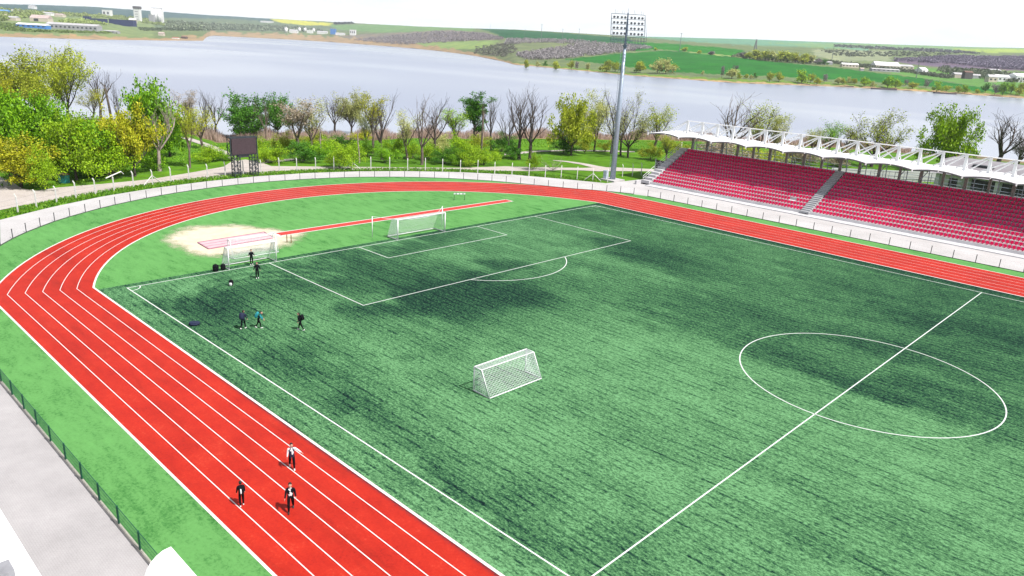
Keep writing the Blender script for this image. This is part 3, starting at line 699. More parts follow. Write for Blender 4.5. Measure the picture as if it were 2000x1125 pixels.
# ---- perimeter mesh fence of the track
def mesh_fence(name, P, label, mat, postmat, top, every, org, kerb=None):
    t = thing(name, org, label, 'fence')
    for p in P:
        if 0: pass
        g = MB(); z = 1.0 if top is None else top
        g.tube([(p[0], p[1], -0.05), (p[0], p[1], z)], 0.048, 6); g.build('post', postmat, t)
    g = MB()
    for i in range(len(P)-1):
        a, b_ = Vector((*P[i], 0)), Vector((*P[i+1], 0)); z = top
        L = (b_-a).length; n = max(2, int(L/every))
        fine_ = every > .3
        for hz in (0.06, 0.3, 0.55, 0.8, z-0.03): g.tube([a+Vector((0, 0, hz)), b_+Vector((0, 0, hz))], (0.0012 if fine_ else 0.006) if hz < z-0.1 else (0.003 if fine_ else 0.018), 3, caps=False)
        for j in range(1, n): q = a.lerp(b_, j/n); g.tube([q+Vector((0, 0, 0.04)), q+Vector((0, 0, z-0.02))], 0.0012 if fine_ else 0.006, 3, caps=False)
    g.build('wire_mesh', mat, t)
    if kerb:
        g = MB()
        for i in range(len(P)-1): g.bar((*P[i], 0.02), (*P[i+1], 0.02), 0.12, 0.10)
        g.build('kerb', kerb, t)
    return t
M_KERB = simple('cream_kerb', (0.50, 0.46, 0.40), 0.9, 0.12, 4)
mesh_fence('mesh_fence', FENCE_NEAR, 'low green mesh fence between the grey paving and the light turf', M_GREEN, M_GREEN, 1.05, 0.10, (15, NEAR_Y, 0), M_KERB)
M_DK2 = simple('weathered_dark_post', (0.075, 0.072, 0.085), 0.7, 0.15, 3)
mesh_fence('mesh_fence', CURVE[4:-1], 'low grey mesh fence round the outside of the track bend', M_DK2, M_DK2, 1.08, 0.5, (-40, 33, 0), simple('dark_kerb', (0.06, 0.085, 0.06), 0.9))
mesh_fence('mesh_fence', [CURVE[-1]]+FENCE_FAR, 'low grey mesh fence along the far straight in front of the grandstand', M_DK2, M_DK2, 1.08, 0.5, (30, FAR_Y, 0), simple('dark_kerb2', (0.06, 0.085, 0.06), 0.9))

# ---- outer fence: whitewashed concrete posts with bent tops
OUT = [(-24, -16), (-29.5, -9.5), (-33.5, -4.2), (-36.4, 0.6), (-38.3, 3.1), (-40.1, 5.9), (-41.8, 8.7), (-43.3, 11.6), (-44.7, 14.5), (-45.9, 17.6), (-46.9, 20.7), (-47.6, 23.7), (-48.1, 26.7), (-48.4, 29.8), (-48.7, 32.9), (-48.7, 36.0), (-48.6, 39.1), (-48.3, 42.3), (-47.7, 45.3), (-46.7, 48.4), (-45.6, 51.4), (-44.3, 54.4), (-42.8, 57.3), (-41.1, 60.2), (-39.2, 62.8), (-37.2, 65.3), (-35.3, 67.8), (-33.1, 70.2), (-30.8, 72.4), (-28.5, 74.5), (-26.1, 76.6), (-23.6, 78.5), (-21.4, 80.5), (-19.2, 82.4), (-16.9, 84.2), (-14.6, 85.9), (-12.2, 87.2)]
BR = {10: 1, 21: 1, 35: 1}
t = thing('outer_fence', (-48, 30, 0), 'boundary fence of white concrete posts with bent tops, curving round outside the walkway', 'fence')
def concrete_post(t, x, y, ox, oy, h=2.3, brace=None, bend=True):
    g = MB(); g.tube([(x, y, -0.2), (x, y, h-0.35), (x+ox*0.22, y+oy*0.22, h)] if bend else [(x, y, -0.2), (x, y, h)], [0.10, 0.085, 0.07] if bend else [0.1, 0.085], 4)
    p = g.build('post', M_POSTC, t)
    if brace:
        for s in (-1, 1):
            g = MB(); g.tube([(x, y, 1.3), (x+brace[0]*1.5*s, y+brace[1]*1.5*s, 0.0)], 0.07, 4); g.build('brace', M_POSTC, t)
for i, (x, y) in enumerate(OUT):
    a = Vector(OUT[max(i-1, 0)]); b_ = Vector(OUT[min(i+1, len(OUT)-1)]); d = (b_-a).normalized(); o_ = (-d.y, d.x)
    concrete_post(t, x, y, o_[0], o_[1], brace=(d.x, d.y) if i in BR else None, h=2.25+0.1*math.sin(i*2.3))
    if i == 8:
        g = MB(); g.tube([(x-0.9*d.x*1.3, y-0.9*d.y*1.3, 1.9), (x+1.5*d.x, y+1.5*d.y, 2.5)], 0.09, 4); g.tube([(x+1.5*d.x, y+1.5*d.y, 2.5), (x+1.9*d.x, y+1.9*d.y, 2.1)], 0.07, 4); g.build('crossbeam', M_POSTC, t)
g = MB()
for i in range(len(OUT)-1):
    for h in (0.5, 1.1, 1.7): g.tube([(*OUT[i], h), (*OUT[i+1], h)], 0.008, 3, caps=False)
g.build('strand_wire', M_DK2, t)
t = thing('outer_fence', (-15, 95, 0), 'short run of bent-top white concrete posts between the mast and the grandstand gate', 'fence')
RUN = [(-14.9, 92.0), (-14.6, 95.0), (-14.2, 97.7), (-13.9, 100.2)]
for x, y in RUN[1:]: concrete_post(t, x, y, -1, 0.1)
g = MB()
for i in range(1, len(RUN)-1):
    for h in (0.6, 1.2, 1.8): g.tube([(*RUN[i], h), (*RUN[i+1], h)], 0.008, 3, caps=False)
g.build('strand_wire', M_DK2, t)

# ---- floodlight mast
bx, by = -12.9, 89.6
t = thing('floodlight_mast', (bx, by, 0), 'tall grey floodlight mast with a wide rack of lamps beside the grandstand', 'floodlight')
g = MB(); g.tube([(bx, by, 0), (bx, by, 11), (bx, by, 23.6)], [0.52, 0.40, 0.26], 14); g.build('pole', M_GREYM, t, True)
g = MB(); g.tube([(bx, by, 23.6), (bx, by, 29.0)], [0.20, 0.12], 10); g.tube([(bx, by, 23.4), (bx, by, 23.7)], 0.38, 14); g.tube([(bx, by, 29), (bx, by, 29.7)], 0.03, 5); g.build('spire', simple('blue_grey_steel', (0.16, 0.21, 0.30), 0.5, 0.1, 3, metal=0.3), t)
g = MB()
for z in np.arange(1.5, 22.5, 0.45): g.bar((bx-0.62*math.cos(.3), by-0.62*math.sin(.3)-.22, z), (bx-0.62*math.cos(.3), by-0.62*math.sin(.3)+.22, z), 0.04)
for s in (-.22, .22): g.tube([(bx-0.62*math.cos(.3), by-0.62*math.sin(.3)+s, 0.6), (bx-0.62*math.cos(.3)+.1, by-0.62*math.sin(.3)+s, 22.6)], 0.03, 4)
g.build('ladder', M_GREYM, t)
g = MB(); g.box((bx, by, 0.08), (3.2, 3.2, 0.3)); g.build('footing', M_CONC, t)
g = MB(); g.box((bx-1.1, by-0.7, 0.95), (0.75, 0.55, 1.4)); g.box((bx-1.1, by-0.7, 1.68), (0.82, 0.62, 0.06)); g.build('cabinet', simple('pale_blue_box', (0.50, 0.56, 0.66), 0.5), t)
fd = Vector((65, -58, 0)).normalized(); sd = Vector((-fd.y, fd.x, 0)); sd = -sd if sd.x*_r[0]+sd.y*_r[1] < 0 else sd
M_RACK = simple('rack_steel', (0.085, 0.11, 0.16), 0.5, 0.1, 3)
M_LAMPB = simple('lamp_housing', (0.09, 0.115, 0.16), 0.4, 0.1, 3)
M_LAMPG = simple('lamp_glass', (0.16, 0.19, 0.24), 0.3, 0.05, 3, spec=0.8)
C0 = Vector((bx, by, 0))
def rack(s, z): return C0+sd*s+fd*(0.35+(28.3-z)*0.28)+Vector((0, 0, z))
g = MB(); HW = 2.95
ROWZ = [28.3, 27.42, 26.54, 25.66]
for z in ROWZ: g.bar(rack(-HW, z-.38), rack(HW, z-.38), 0.07); 
g.bar(rack(-HW, 28.75), rack(HW, 28.75), 0.08)
for s in (-HW, 0.0, HW): g.bar(rack(s, 28.75), rack(s, 25.2), 0.06)
for z in ROWZ: g.bar(C0+Vector((0, 0, z-.38)), rack(0, z-.38), 0.1)
g.build('rack_frame', M_RACK, t)
g = MB(); zb = 23.9
o1 = rack(0, 25.2)-C0; fo = fd*1.5
for d_ in (0.0, 1.3):
    for z in (zb, zb+1.1, zb+0.55): g.bar(C0+fo+fd*d_-sd*HW+Vector((0, 0, z)), C0+fo+fd*d_+sd*HW+Vector((0, 0, z)), 0.05)
for s in np.linspace(-HW, HW, 13):
    for d_ in (0.0, 1.3): g.bar(C0+fo+fd*d_+sd*s+Vector((0, 0, zb)), C0+fo+fd*d_+sd*s+Vector((0, 0, zb+1.1)), 0.045)
    g.bar(C0+fo+sd*s+Vector((0, 0, zb)), C0+fo+fd*1.3+sd*s+Vector((0, 0, zb)), 0.05)
for s in (-HW, HW): g.bar(C0+fo+fd*1.3+sd*s+Vector((0, 0, zb+1.1)), rack(s, 28.75), 0.06)
g.bar(C0+Vector((0, 0, zb)), C0+fo+Vector((0, 0, zb)), 0.15)
g.build('service_platform', M_RACK, t)
g = MB(); aim = (fd*1.0+Vector((0, 0, -0.5))).normalized()
g.tube([(0, 0, 0), tuple(aim*0.12), tuple(aim*0.26)], [0.08, 0.17, 0.215], 10, m=0, caps=True); 
g.tube([tuple(aim*0.255), tuple(aim*0.27)], 0.17, 10, m=1)
ml = g.mesh('floodlight', [M_LAMPB, M_LAMPG])
for z in ROWZ:
    for b4 in (-2.15, -0.85, 0.85, 2.15):
        for q in (-0.30, 0.30): link('floodlight', ml, t, tuple(rack(b4+q, z)-C0))
for s in (-2.3, -1.0, 1.0, 2.3):
    g = MB(); q = rack(s, 28.75); g.tube([q, q+Vector((0, 0, .7))], 0.025, 4); q2 = q+sd*0.3; g.tube([q2, q2+Vector((0, 0, .55))], 0.02, 4); g.build('lightning_rod', M_RACK, t)

# ---- scoreboard
t = thing('scoreboard', (-47, 35.4, 0), 'dark video scoreboard on two black lattice legs beside the walkway', 'scoreboard')
M_SCR = simple('switched_off_screen', (0.060, 0.040, 0.050), 0.35, 0.15, 4)
g = MB(); g.box((-47.0, 35.45, 4.85), (0.4, 4.15, 2.55)); g.build('screen', M_SCR, t)
M_FR = simple('scoreboard_frame', (0.030, 0.040, 0.052), 0.5, 0.2, 3)
g = MB()
for z in (3.52, 6.25): g.bar((-46.95, 33.1, z), (-46.95, 37.8, z), 0.16, 0.18)
for y in (33.2, 37.72): g.bar((-46.95, y, 3.5), (-46.95, y, 6.3), 0.14)
for y in (33.12, 37.78):
    for z in (3.5, 6.25): g.bar((-46.95, y, z), (-47.85, y, z), 0.1)
    g.bar((-47.85, y, 3.4), (-47.85, y, 6.35), 0.1)
    for k in range(4): z0 = 3.5+k*.69; g.bar((-46.95 if k % 2 else -47.85, y, z0), (-47.85 if k % 2 else -46.95, y, z0+.69), 0.06)
for z in (3.45, 6.3): g.bar((-47.85, 33.1, z), (-47.85, 37.8, z), 0.1)
g.build('screen_frame', M_FR, t)
g = MB(); g.box((-47.2, 35.45, 3.22), (0.5, 1.8, 0.35)); g.build('cable_box', M_DARK, t)
for yc in (34.0, 37.05):
    g = MB(); hw = 0.50; hd = 0.5
    cs = [(-47.0+sx*hd, yc+sy*hw) for sx, sy in ((-1, -1), (1, -1), (1, 1), (-1, 1))]
    for c_ in cs: g.bar((*c_, 0), (*c_, 3.5), 0.11)
    for i in range(4):
        a, b_ = cs[i], cs[(i+1) % 4]
        for k in range(6):
            z0 = k*0.58; g.bar((*a, z0), (*b_, z0), 0.06); g.bar((*(a if k % 2 else b_), z0), (*(b_ if k % 2 else a), z0+0.58), 0.055)
    g.build('lattice_leg', M_FR, t)

# ---- grandstand on the far side
XL, XR = -7.6, 60.0
Y0, DY, Z0, DZ, NR = 92.0, 0.95, 0.53, 0.438, 12
M_STAND = simple('stand_concrete', (0.50, 0.49, 0.505), 0.9, 0.08, 0.6, bmp=0.15)
M_STEP = simple('stair_concrete', (0.40, 0.405, 0.42), 0.9, 0.1, 0.8)
M_SEAT = simple('crimson_plastic', (0.74, 0.006, 0.125), 0.5, 0.10, 0.25, spec=0.25)
stand = thing('grandstand', (20, 95, 0), 'roofed grandstand with rows of crimson seats along the far straight', 'grandstand')
g = MB()
prof = [(90.3, -0.05), (90.3, 0.10), (91.9, 0.14)]
for k in range(NR): prof += [(Y0+k*DY, Z0+k*DZ), (Y0+(k+1)*DY, Z0+k*DZ)]
prof += [(Y0+NR*DY, Z0+NR*DZ), (Y0+NR*DY+1.2, Z0+NR*DZ), (Y0+NR*DY+1.2, -0.3)]
XS = [-6.2, XR]
for i in range(len(prof)-1):
    a, b_ = prof[i], prof[i+1]; g.quad((XS[0], *a), (XS[1], *a), (XS[1], *b_), (XS[0], *b_))
g.poly([(XS[0], y, z) for y, z in prof][::-1]); 
g.build('terrace', M_STAND, stand)
def stairs(x0, x1, ya, yb, za, zb, n, name, mat):
    g = MB()
    for k in range(n):
        t0, t1 = k/n, (k+1)/n; y = ya+(yb-ya)*t0; y2 = ya+(yb-ya)*t1; z = za+(zb-za)*t1
        g.hexa([(x0, y, -0.05), (x1, y, -0.05), (x1, yb+0.3, -0.05), (x0, yb+0.3, -0.05), (x0, y, z), (x1, y, z), (x1, y2+0.001, z), (x0, y2+0.001, z)] if 0 else [(x0, y, z-(zb-za)/n*1.2), (x1, y, z-(zb-za)/n*1.2), (x1, y2+0.25, z-(zb-za)/n*1.2), (x0, y2+0.25, z-(zb-za)/n*1.2), (x0, y, z), (x1, y, z), (x1, y2+0.25, z), (x0, y2+0.25, z)])
    return g.build(name, mat, stand)
stairs(-7.9, -6.25, 91.6, Y0+NR*DY+0.5, 0.30, Z0+NR*DZ+0.02, 13, 'stair', M_STAND)
AX0, AX1 = 21.75, 23.35
stairs(AX0+.1, AX1-.1, 91.5, Y0+NR*DY, 0.36, Z0+NR*DZ+0.03, 24, 'stair', M_STEP)
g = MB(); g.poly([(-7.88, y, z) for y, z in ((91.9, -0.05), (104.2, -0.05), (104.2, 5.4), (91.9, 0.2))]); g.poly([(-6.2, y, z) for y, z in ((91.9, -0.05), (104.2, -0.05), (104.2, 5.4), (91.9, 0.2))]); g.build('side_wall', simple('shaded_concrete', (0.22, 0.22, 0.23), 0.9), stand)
g = MB(); g.box((-8.1, 91.2, 0.3), (0.35, 2.2, 0.7)); g.build('parapet', M_STAND, stand)
g = MB()
for dz in (0.55, 1.0): g.tube([(-8.3, 92.6, 0.3+dz), (-8.3, 104.6, 5.75+dz)], 0.035, 5)
for s in np.linspace(0, 1, 8): g.tube([(-8.3, 92.6+12*s, 0.1+5.4*s), (-8.3, 92.6+12*s, 1.3+5.45*s)], 0.035, 5)
g.build('handrail', M_WHITE, stand)
g = MB()
for x in np.arange(-5.5, XR, 2.2): g.tube([(x, 104.45, 5.7), (x, 104.45, 6.8)], 0.03, 4)
for z in (6.2, 6.8): g.tube([(-6, 104.45, z), (XR, 104.45, z)], 0.03, 4)
g.build('rear_rail', M_GREYM, stand)
# seats
g = MB()
g.hexa([(-.20, 0.02, 0.12), (.20, 0.02, 0.12), (.20, 0.36, 0.07), (-.20, 0.36, 0.07), (-.215, 0.0, 0.22), (.215, 0.0, 0.22), (.20, 0.36, 0.12), (-.20, 0.36, 0.12)])
g.hexa([(-.205, 0.34, 0.08), (.205, 0.34, 0.08), (.205, 0.39, 0.08), (-.205, 0.39, 0.08), (-.175, 0.41, 0.49), (.175, 0.41, 0.49), (.175, 0.45, 0.49), (-.175, 0.45, 0.49)])
g.hexa([(-.08, 0.1, 0.0), (.08, 0.1, 0.0), (.08, 0.3, 0.0), (-.08, 0.3, 0.0), (-.08, 0.1, 0.09), (.08, 0.1, 0.09), (.08, 0.3, 0.06), (-.08, 0.3, 0.06)])
seat_me = g.mesh('seat', M_SEAT)
slots = []
SP = 0.515
for k in range(NR):
    y = Y0+k*DY+0.22; z = Z0+k*DZ
    xs = list(np.arange(-5.75, AX0-0.15, SP))+list(np.arange(AX1+0.30, XR-0.3, SP))
    for j, x in enumerate(xs):
        if k == 2 and 18.75 < x < 19.7: continue
        slots.append((x, y, z))
def px_size(p):
    u, v, w = proj(p); return (-1e9 if not (4 < u < 1996 and v < 1120) else -float(w))
slots.sort(key=px_size, reverse=True)
for p in slots[:100]: link('seat', seat_me, stand, (p[0]-20, p[1]-95, p[2]))
bv = np.array([v.co[:] for v in seat_me.vertices]); bf = np.array([p.vertices[:] for p in seat_me.polygons])
S_ = np.array(slots[100:]); V = (bv[None]+S_[:, None, :]-np.array([20, 95, 0])).reshape(-1, 3); F = (bf[None]+(np.arange(len(S_))*len(bv))[:, None, None]).reshape(-1, 4)
me = bpy.data.meshes.new('seat'); me.from_pydata(V.tolist(), [], F.tolist()); me.materials.append(M_SEAT); o = link('seat', me, stand); o['kind'] = 'stuff'
# canopy: wavy white membrane, scalloped front edge
CX0, LOB, YF, YB = -10.8, 6.56, 96.5, 104.6
def canz(x, y):
    ph = ((x-CX0)/LOB) % 1.0; arch = math.sin(math.pi*ph)
    t_ = (y-YF)/(YB-YF)
    return 8.55+0.30*arch*(1-0.3*t_)+0.10*t_
def cany(x, t_):
    ph = ((x-CX0)/LOB) % 1.0
    return YF+0.55*math.sin(math.pi*ph)*(1-t_)+(YB-YF)*t_
g = MB(); nx = 11*10; ny = 8
xs = [CX0+LOB*11*i/nx for i in range(nx+1)]
def cp(i, j, dz=0.0):
    x = xs[i]; t_ = j/ny; y = cany(x, t_); return (x, y, canz(x if i < nx else x-1e-6, y)+dz)
for i in range(nx):
    for j in range(ny):
        g.quad(cp(i, j), cp(i+1, j), cp(i+1, j+1), cp(i, j+1)); g.quad(cp(i, j+1, -.10), cp(i+1, j+1, -.10), cp(i+1, j, -.10), cp(i, j, -.10))
    g.quad(cp(i, 0, -.10), cp(i+1, 0, -.10), cp(i+1, 0), cp(i, 0)); g.quad(cp(i+1, ny, -.10), cp(i, ny, -.10), cp(i, ny), cp(i+1, ny))
for i in (0, nx):
    for j in range(ny): g.quad(cp(i, j, -.1), cp(i, j), cp(i, j+1), cp(i, j+1, -.1))
g.build('canopy', M_MEMB, stand, False)
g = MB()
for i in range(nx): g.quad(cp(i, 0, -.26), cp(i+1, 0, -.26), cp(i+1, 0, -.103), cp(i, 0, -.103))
g.build('edge_shade', simple('edge_shade_grey', (0.11, 0.115, 0.13), 0.6), stand)  # shadowed gutter under the canopy edge, its shade put into the dark grey
M_GREYU = simple('grey_brown_column', (0.24, 0.215, 0.205), 0.8, 0.12, 1.5)
for i in range(12):
    x = CX0+LOB*i
    g = MB(); g.tube([(x, YF-.05, 8.42), (x, YB, 8.55)], 0.09, 5); g.tube([(x, YF-.12, 8.2), (x, YF-.12, 8.6)], 0.11, 6); g.build('canopy_rib', M_WHITE, stand)
    g = MB(); g.tube([(x+LOB/2, YF+.5, 8.76), (x+LOB/2, YB, 8.78)], 0.06, 5); g.tube([(x+LOB/2, YF+.5, 8.62), (x+LOB/2, YF+.5, 8.9)], 0.1, 6); g.build('canopy_rib', M_WHITE, stand)
MX0, MSP = -5.9, 3.09
NM = 21
for k in range(NM):
    x = MX0+MSP*k; yb_ = 101.8; zt = 11.15; zb_ = canz(x, yb_)
    g = MB(); g.hexa([(x-.19, yb_-.16, zb_-.1), (x+.19, yb_-.16, zb_-.1), (x+.19, yb_+.16, zb_-.1), (x-.19, yb_+.16, zb_-.1), (x-.17, yb_-.12, zt), (x+.17, yb_-.12, zt), (x+.17, yb_+.12, zt), (x-.17, yb_+.12, zt)])
    g.build('mast', M_WHITE, stand)
    g = MB()
    g.tube([(x, yb_, zt-.05), (max(x-4.4, CX0+.3), 102.6, canz(max(x-4.4, CX0+.3), 102.6)+.05)], 0.10, 5)
    g.tube([(x, yb_, zt-.15), (x-2.5, 101.2, canz(x-2.5, 101.2)+.05)], 0.085, 5)
    g.tube([(x, yb_, zt-.1), (x+.1, yb_+1.5, canz(x, yb_+1.5))], 0.085, 5)
    g.build('strut', M_WHITE, stand)
g = MB(); g.tube([(MX0, 101.8, 11.08), (MX0+MSP*(NM-1), 101.8, 11.08)], 0.085, 5)
for k in (1, 2, 10, 11): x = MX0+MSP*k; g.tube([(x, 101.8, 11), (x+MSP, 101.8, canz(x+MSP, 101.8))], .07, 5); g.tube([(x+MSP, 101.8, 11), (x, 101.8, canz(x, 101.8))], .07, 5)
g.build('tie_beam', M_WHITE, stand)
for k in range(NM):
    x = MX0+MSP*k+0.1
    g = MB(); g.box((x, 104.3, 4.2), (0.42 if k % 2 else 0.34, 0.4, 8.4)); g.build('column', M_GREYU, stand)
    g = MB(); g.tube([(x+1.2, 103.9, 5.6), (x+1.3, 103.2, 8.5)], 0.07, 5)
    if k in (0, 1, 2, 10, 11, 12, 13): g.tube([(x, 104.1, 6.2), (x+1.5, 103.6, 8.5)], 0.07, 5)
    g.build('prop', M_GREYM, stand)

# gate panel at the left end of the grandstand
t = thing('gate', (-11.2, 100.6, 0), 'dark maroon sheet gate in a white cross-braced frame at the stand\'s left end', 'gate')
g = MB(); g.box((-9.6, 100.65, 1.75), (2.9, 0.06, 3.0)); g.build('sheet', simple('maroon_sheet', (0.060, 0.012, 0.030), 0.5, 0.2, 2), t)
g = MB(); a = -11.1; b_ = -8.2
for x in (a, b_): g.tube([(x, 100.5, 0), (x, 100.5, 3.5)], 0.08, 6)
g.tube([(a, 100.5, 2.9), (b_, 100.5, 2.9)], 0.045, 5); g.tube([(a, 100.5, 0.5), (b_, 100.5, 2.9)], 0.04, 5); g.tube([(a, 100.5, 2.9), (b_, 100.5, 0.5)], 0.04, 5); g.build('frame', M_WHITE, t)
# low concrete ramp wall
# clubhouse behind the stand
t = thing('clubhouse', (58, 130, -0.5), 'low clubhouse behind the grandstand with pale roof and dark barred openings', 'building')
M_BW = simple('clubhouse_wall', (0.50, 0.50, 0.51), 0.85, 0.1, 0.5); M_RF = simple('clubhouse_roof', (0.24, 0.225, 0.24), 0.7, 0.12, 0.5)
M_OPEN = simple('dark_glass', (0.012, 0.013, 0.016), 0.15, 0.2, 1, spec=0.7)
x0, x1, y0, y1, zt = 32.0, 74.5, 122.0, 138.0, 5.7
g = MB(); g.box(((x0+x1)/2, (y0+y1)/2, (zt-1)/2), (x1-x0, y1-y0, zt+1)); g.build('wall', M_BW, t)
g = MB(); ym = (y0+y1)/2
g.hexa([(x0-.8, y0-1.6, zt+.02), (x1+.8, y0-1.6, zt+.02), (x1+.8, y1+1, zt+.02), (x0-.8, y1+1, zt+.02), (x0-.6, ym-3, zt+1.9), (x1+.6, ym-3, zt+1.9), (x1+.6, ym+3, zt+1.9), (x0-.6, ym+3, zt+1.9)])
g.build('roof', M_RF, t)
for x in (38, 47, 56, 65): g = MB(); g.box((x, ym-4.5, zt+1.35), (3.2, 1.2, 0.7)); g.build('roof_vent', M_DARK, t)
for k in range(9):
    xa = x0+0.9+k*4.5
    g = MB(); g.box((xa+1.8, y0-.03, 3.2 if k > 0 else 4.2), (3.5 if k > 0 else 1.3, 0.08, 4.2 if k > 0 else 1.6)); w_ = g.build('opening', M_OPEN, t)
    g = MB()
    for j in range(9): g.tube([(xa+.2+j*.4, y0-.12, 1.5), (xa+.2+j*.4, y0-.12, 3.7)], .03, 4)
    g.tube([(xa+.1, y0-.12, 3.7), (xa+3.5, y0-.12, 3.7)], .03, 4); g.build('railing', M_GREYM, w_)
    g = MB(); g.box((xa-.55, y0-.5, 2.3), (.6, .5, 6.6)); g.build('pillar', M_BW, t)
# white wall with dark railing between the stand and the clubhouse
wa, wb = at(1625, 328, 2.0), at(1840, 337, 2.0); wd_ = (wb-wa).normalized(); wn = Vector((-wd_.y, wd_.x, 0)); wn = wn if wn.dot(Vector((CP[0], CP[1], 0))-wa) > 0 else -wn
t = thing('boundary_wall', ((wa.x+wb.x)/2, (wa.y+wb.y)/2, -0.1), 'long white wall with a dark railing behind the grandstand columns', 'wall')
g = MB(); g.bar((wa.x, wa.y, .9), (wb.x, wb.y, .9), 0.25, 2.2); g.build('panel', M_BW, t)
g = MB(); n_ = int((wb-wa).length/2.5)
for i_ in range(n_+1):
    q = wa.lerp(wb, i_/n_)+wn*.8; g.tube([(q.x, q.y, -.2), (q.x, q.y, 1.9)], .05, 4)
for z in (.9, 1.8): q0, q1 = wa+wn*.8, wb+wn*.8; g.tube([(q0.x, q0.y, z), (q1.x, q1.y, z)], .045, 4)
g.build('railing', M_DARK, t)

WGREY = simple('grey_lid', (0.26, 0.26, 0.28), 0.7)
# ---- near-side white canopies, at the very bottom of the view
t = thing('canopy_roof', (46, -22, 0), 'flat white canopy roof over the paving with a small grey hatch at the left corner', 'canopy')
g = MB(); g.box((43.0, -24.2, 9.95), (17.0, 9.6, 0.16)); g.build('roof_panel', M_MEMB, t)
g = MB(); g.box((50.35, -20.05, 10.14), (0.5, 0.42, 0.22)); g.build('hatch', WGREY, t)
for x in (36, 43, 50): g = MB(); g.tube([(x, -26, 0), (x, -26, 9.88)], 0.14, 8); g.build('column', M_WHITE, t)
t = thing('canopy_roof', (56, -19, 0), 'white canopy lobe with a rounded left end above the green fence', 'canopy')
g = MB(); ring_ = [(66, -16.8)]+[(p.x, p.y) for p in (at(u, v, 10.0) for u, v in ((334, 1067.5), (318, 1075), (305, 1086), (294, 1099), (287, 1112), (282, 1127), (279, 1145), (278, 1170)))]+[(54, -20.5), (66, -20.5)]
top = [(x, y, 10.0) for x, y in ring_]; bot = [(x, y, 9.85) for x, y in ring_]
g.poly(top); g.poly(bot[::-1])
for i in range(len(top)): j = (i+1) % len(top); g.quad(bot[i], bot[j], top[j], top[i])
g.build('roof_panel', M_MEMB, t)
for x in (58, 64): g = MB(); g.tube([(x, -20, 0), (x, -20, 9.84)], 0.14, 8); g.build('column', M_WHITE, t)
# small teal cabinet by the bushes
q = hit(126, 357)
t = thing('utility_cabinet', (q.x, q.y, q.z), 'small teal metal cabinet with brown lid at the edge of the bushes', 'cabinet', rz=0.5)
g = MB(); g.box((0, 0, 0.6), (1.15, 0.9, 1.2)); link('body', g.mesh('body', simple('teal_metal', (0.03, 0.24, 0.25), 0.5, 0.15, 4)), t)
g = MB(); g.box((0, 0, 1.26), (1.35, 1.1, 0.12)); link('lid', g.mesh('lid', simple('rust_lid', (0.16, 0.09, 0.07), 0.7, 0.2, 4)), t)

# ---- bags
def bag(name, loc, dims, mat, label, cat, patch=None, rz=0.0, flat=False):
    t = thing(name, loc, label, cat, None, rz)
    g = MB(); g.blob((0, 0, dims[2]/2), (dims[0]/2, dims[1]/2, dims[2]/2), 0.6, 12, 8); link('body', g.mesh('body', mat, True), t)
    g = MB(); g.blob((0, -dims[1]*.42, dims[2]*.33), (dims[0]*.34, dims[1]*.2, dims[2]*.26), 0.6, 10, 6); link('pocket', g.mesh('pocket', patch or mat, True), t)
    g = MB(); g.tube([(-.07, 0, dims[2]*.97), (-.05, 0, dims[2]+.07), (.05, 0, dims[2]+.07), (.07, 0, dims[2]*.97)], .018, 5); link('handle', g.mesh('handle', mat), t)
    for s in (-1, 1):
        g = MB(); g.tube([(s*dims[0]*.25, dims[1]*.4, dims[2]*.9), (s*dims[0]*.28, dims[1]*.68, dims[2]*.55), (s*dims[0]*.3, dims[1]*.45, dims[2]*.1)], .025, 4); link('strap', g.mesh('strap', mat), t)
    return t
M_BLK = simple('black_fabric', (0.008, 0.009, 0.012), 0.9, 0.2, 8, spec=0.08); M_NAVY = simple('navy_fabric', (0.012, 0.020, 0.055), 0.8, 0.2, 8); M_WFAB = simple('white_fabric', (0.66, 0.66, 0.68), 0.8, 0.05, 8)
bag('backpack', (-0.25, 8.35, 0), (0.55, 0.42, 0.72), M_BLK, 'black backpack on the turf left of the keeper\'s goal, farther from the post', 'bag', rz=.6)
bag('backpack', (-0.35, 9.15, 0), (0.48, 0.40, 0.60), M_BLK, 'black backpack on the turf touching the left post of the keeper\'s goal', 'bag', rz=1.2)
bag('backpack', (4.75, 7.45, 0), (0.40, 0.32, 0.58), M_BLK, 'black backpack with a white pocket standing alone near the corner of the pitch', 'bag', M_WFAB, rz=.8)
q = at(380, 635); t = bag('sports_bag', (q.x, q.y, 0), (0.85, 0.45, 0.32), M_NAVY, 'dark bag lying flat just inside the near touchline', 'bag', rz=.9)
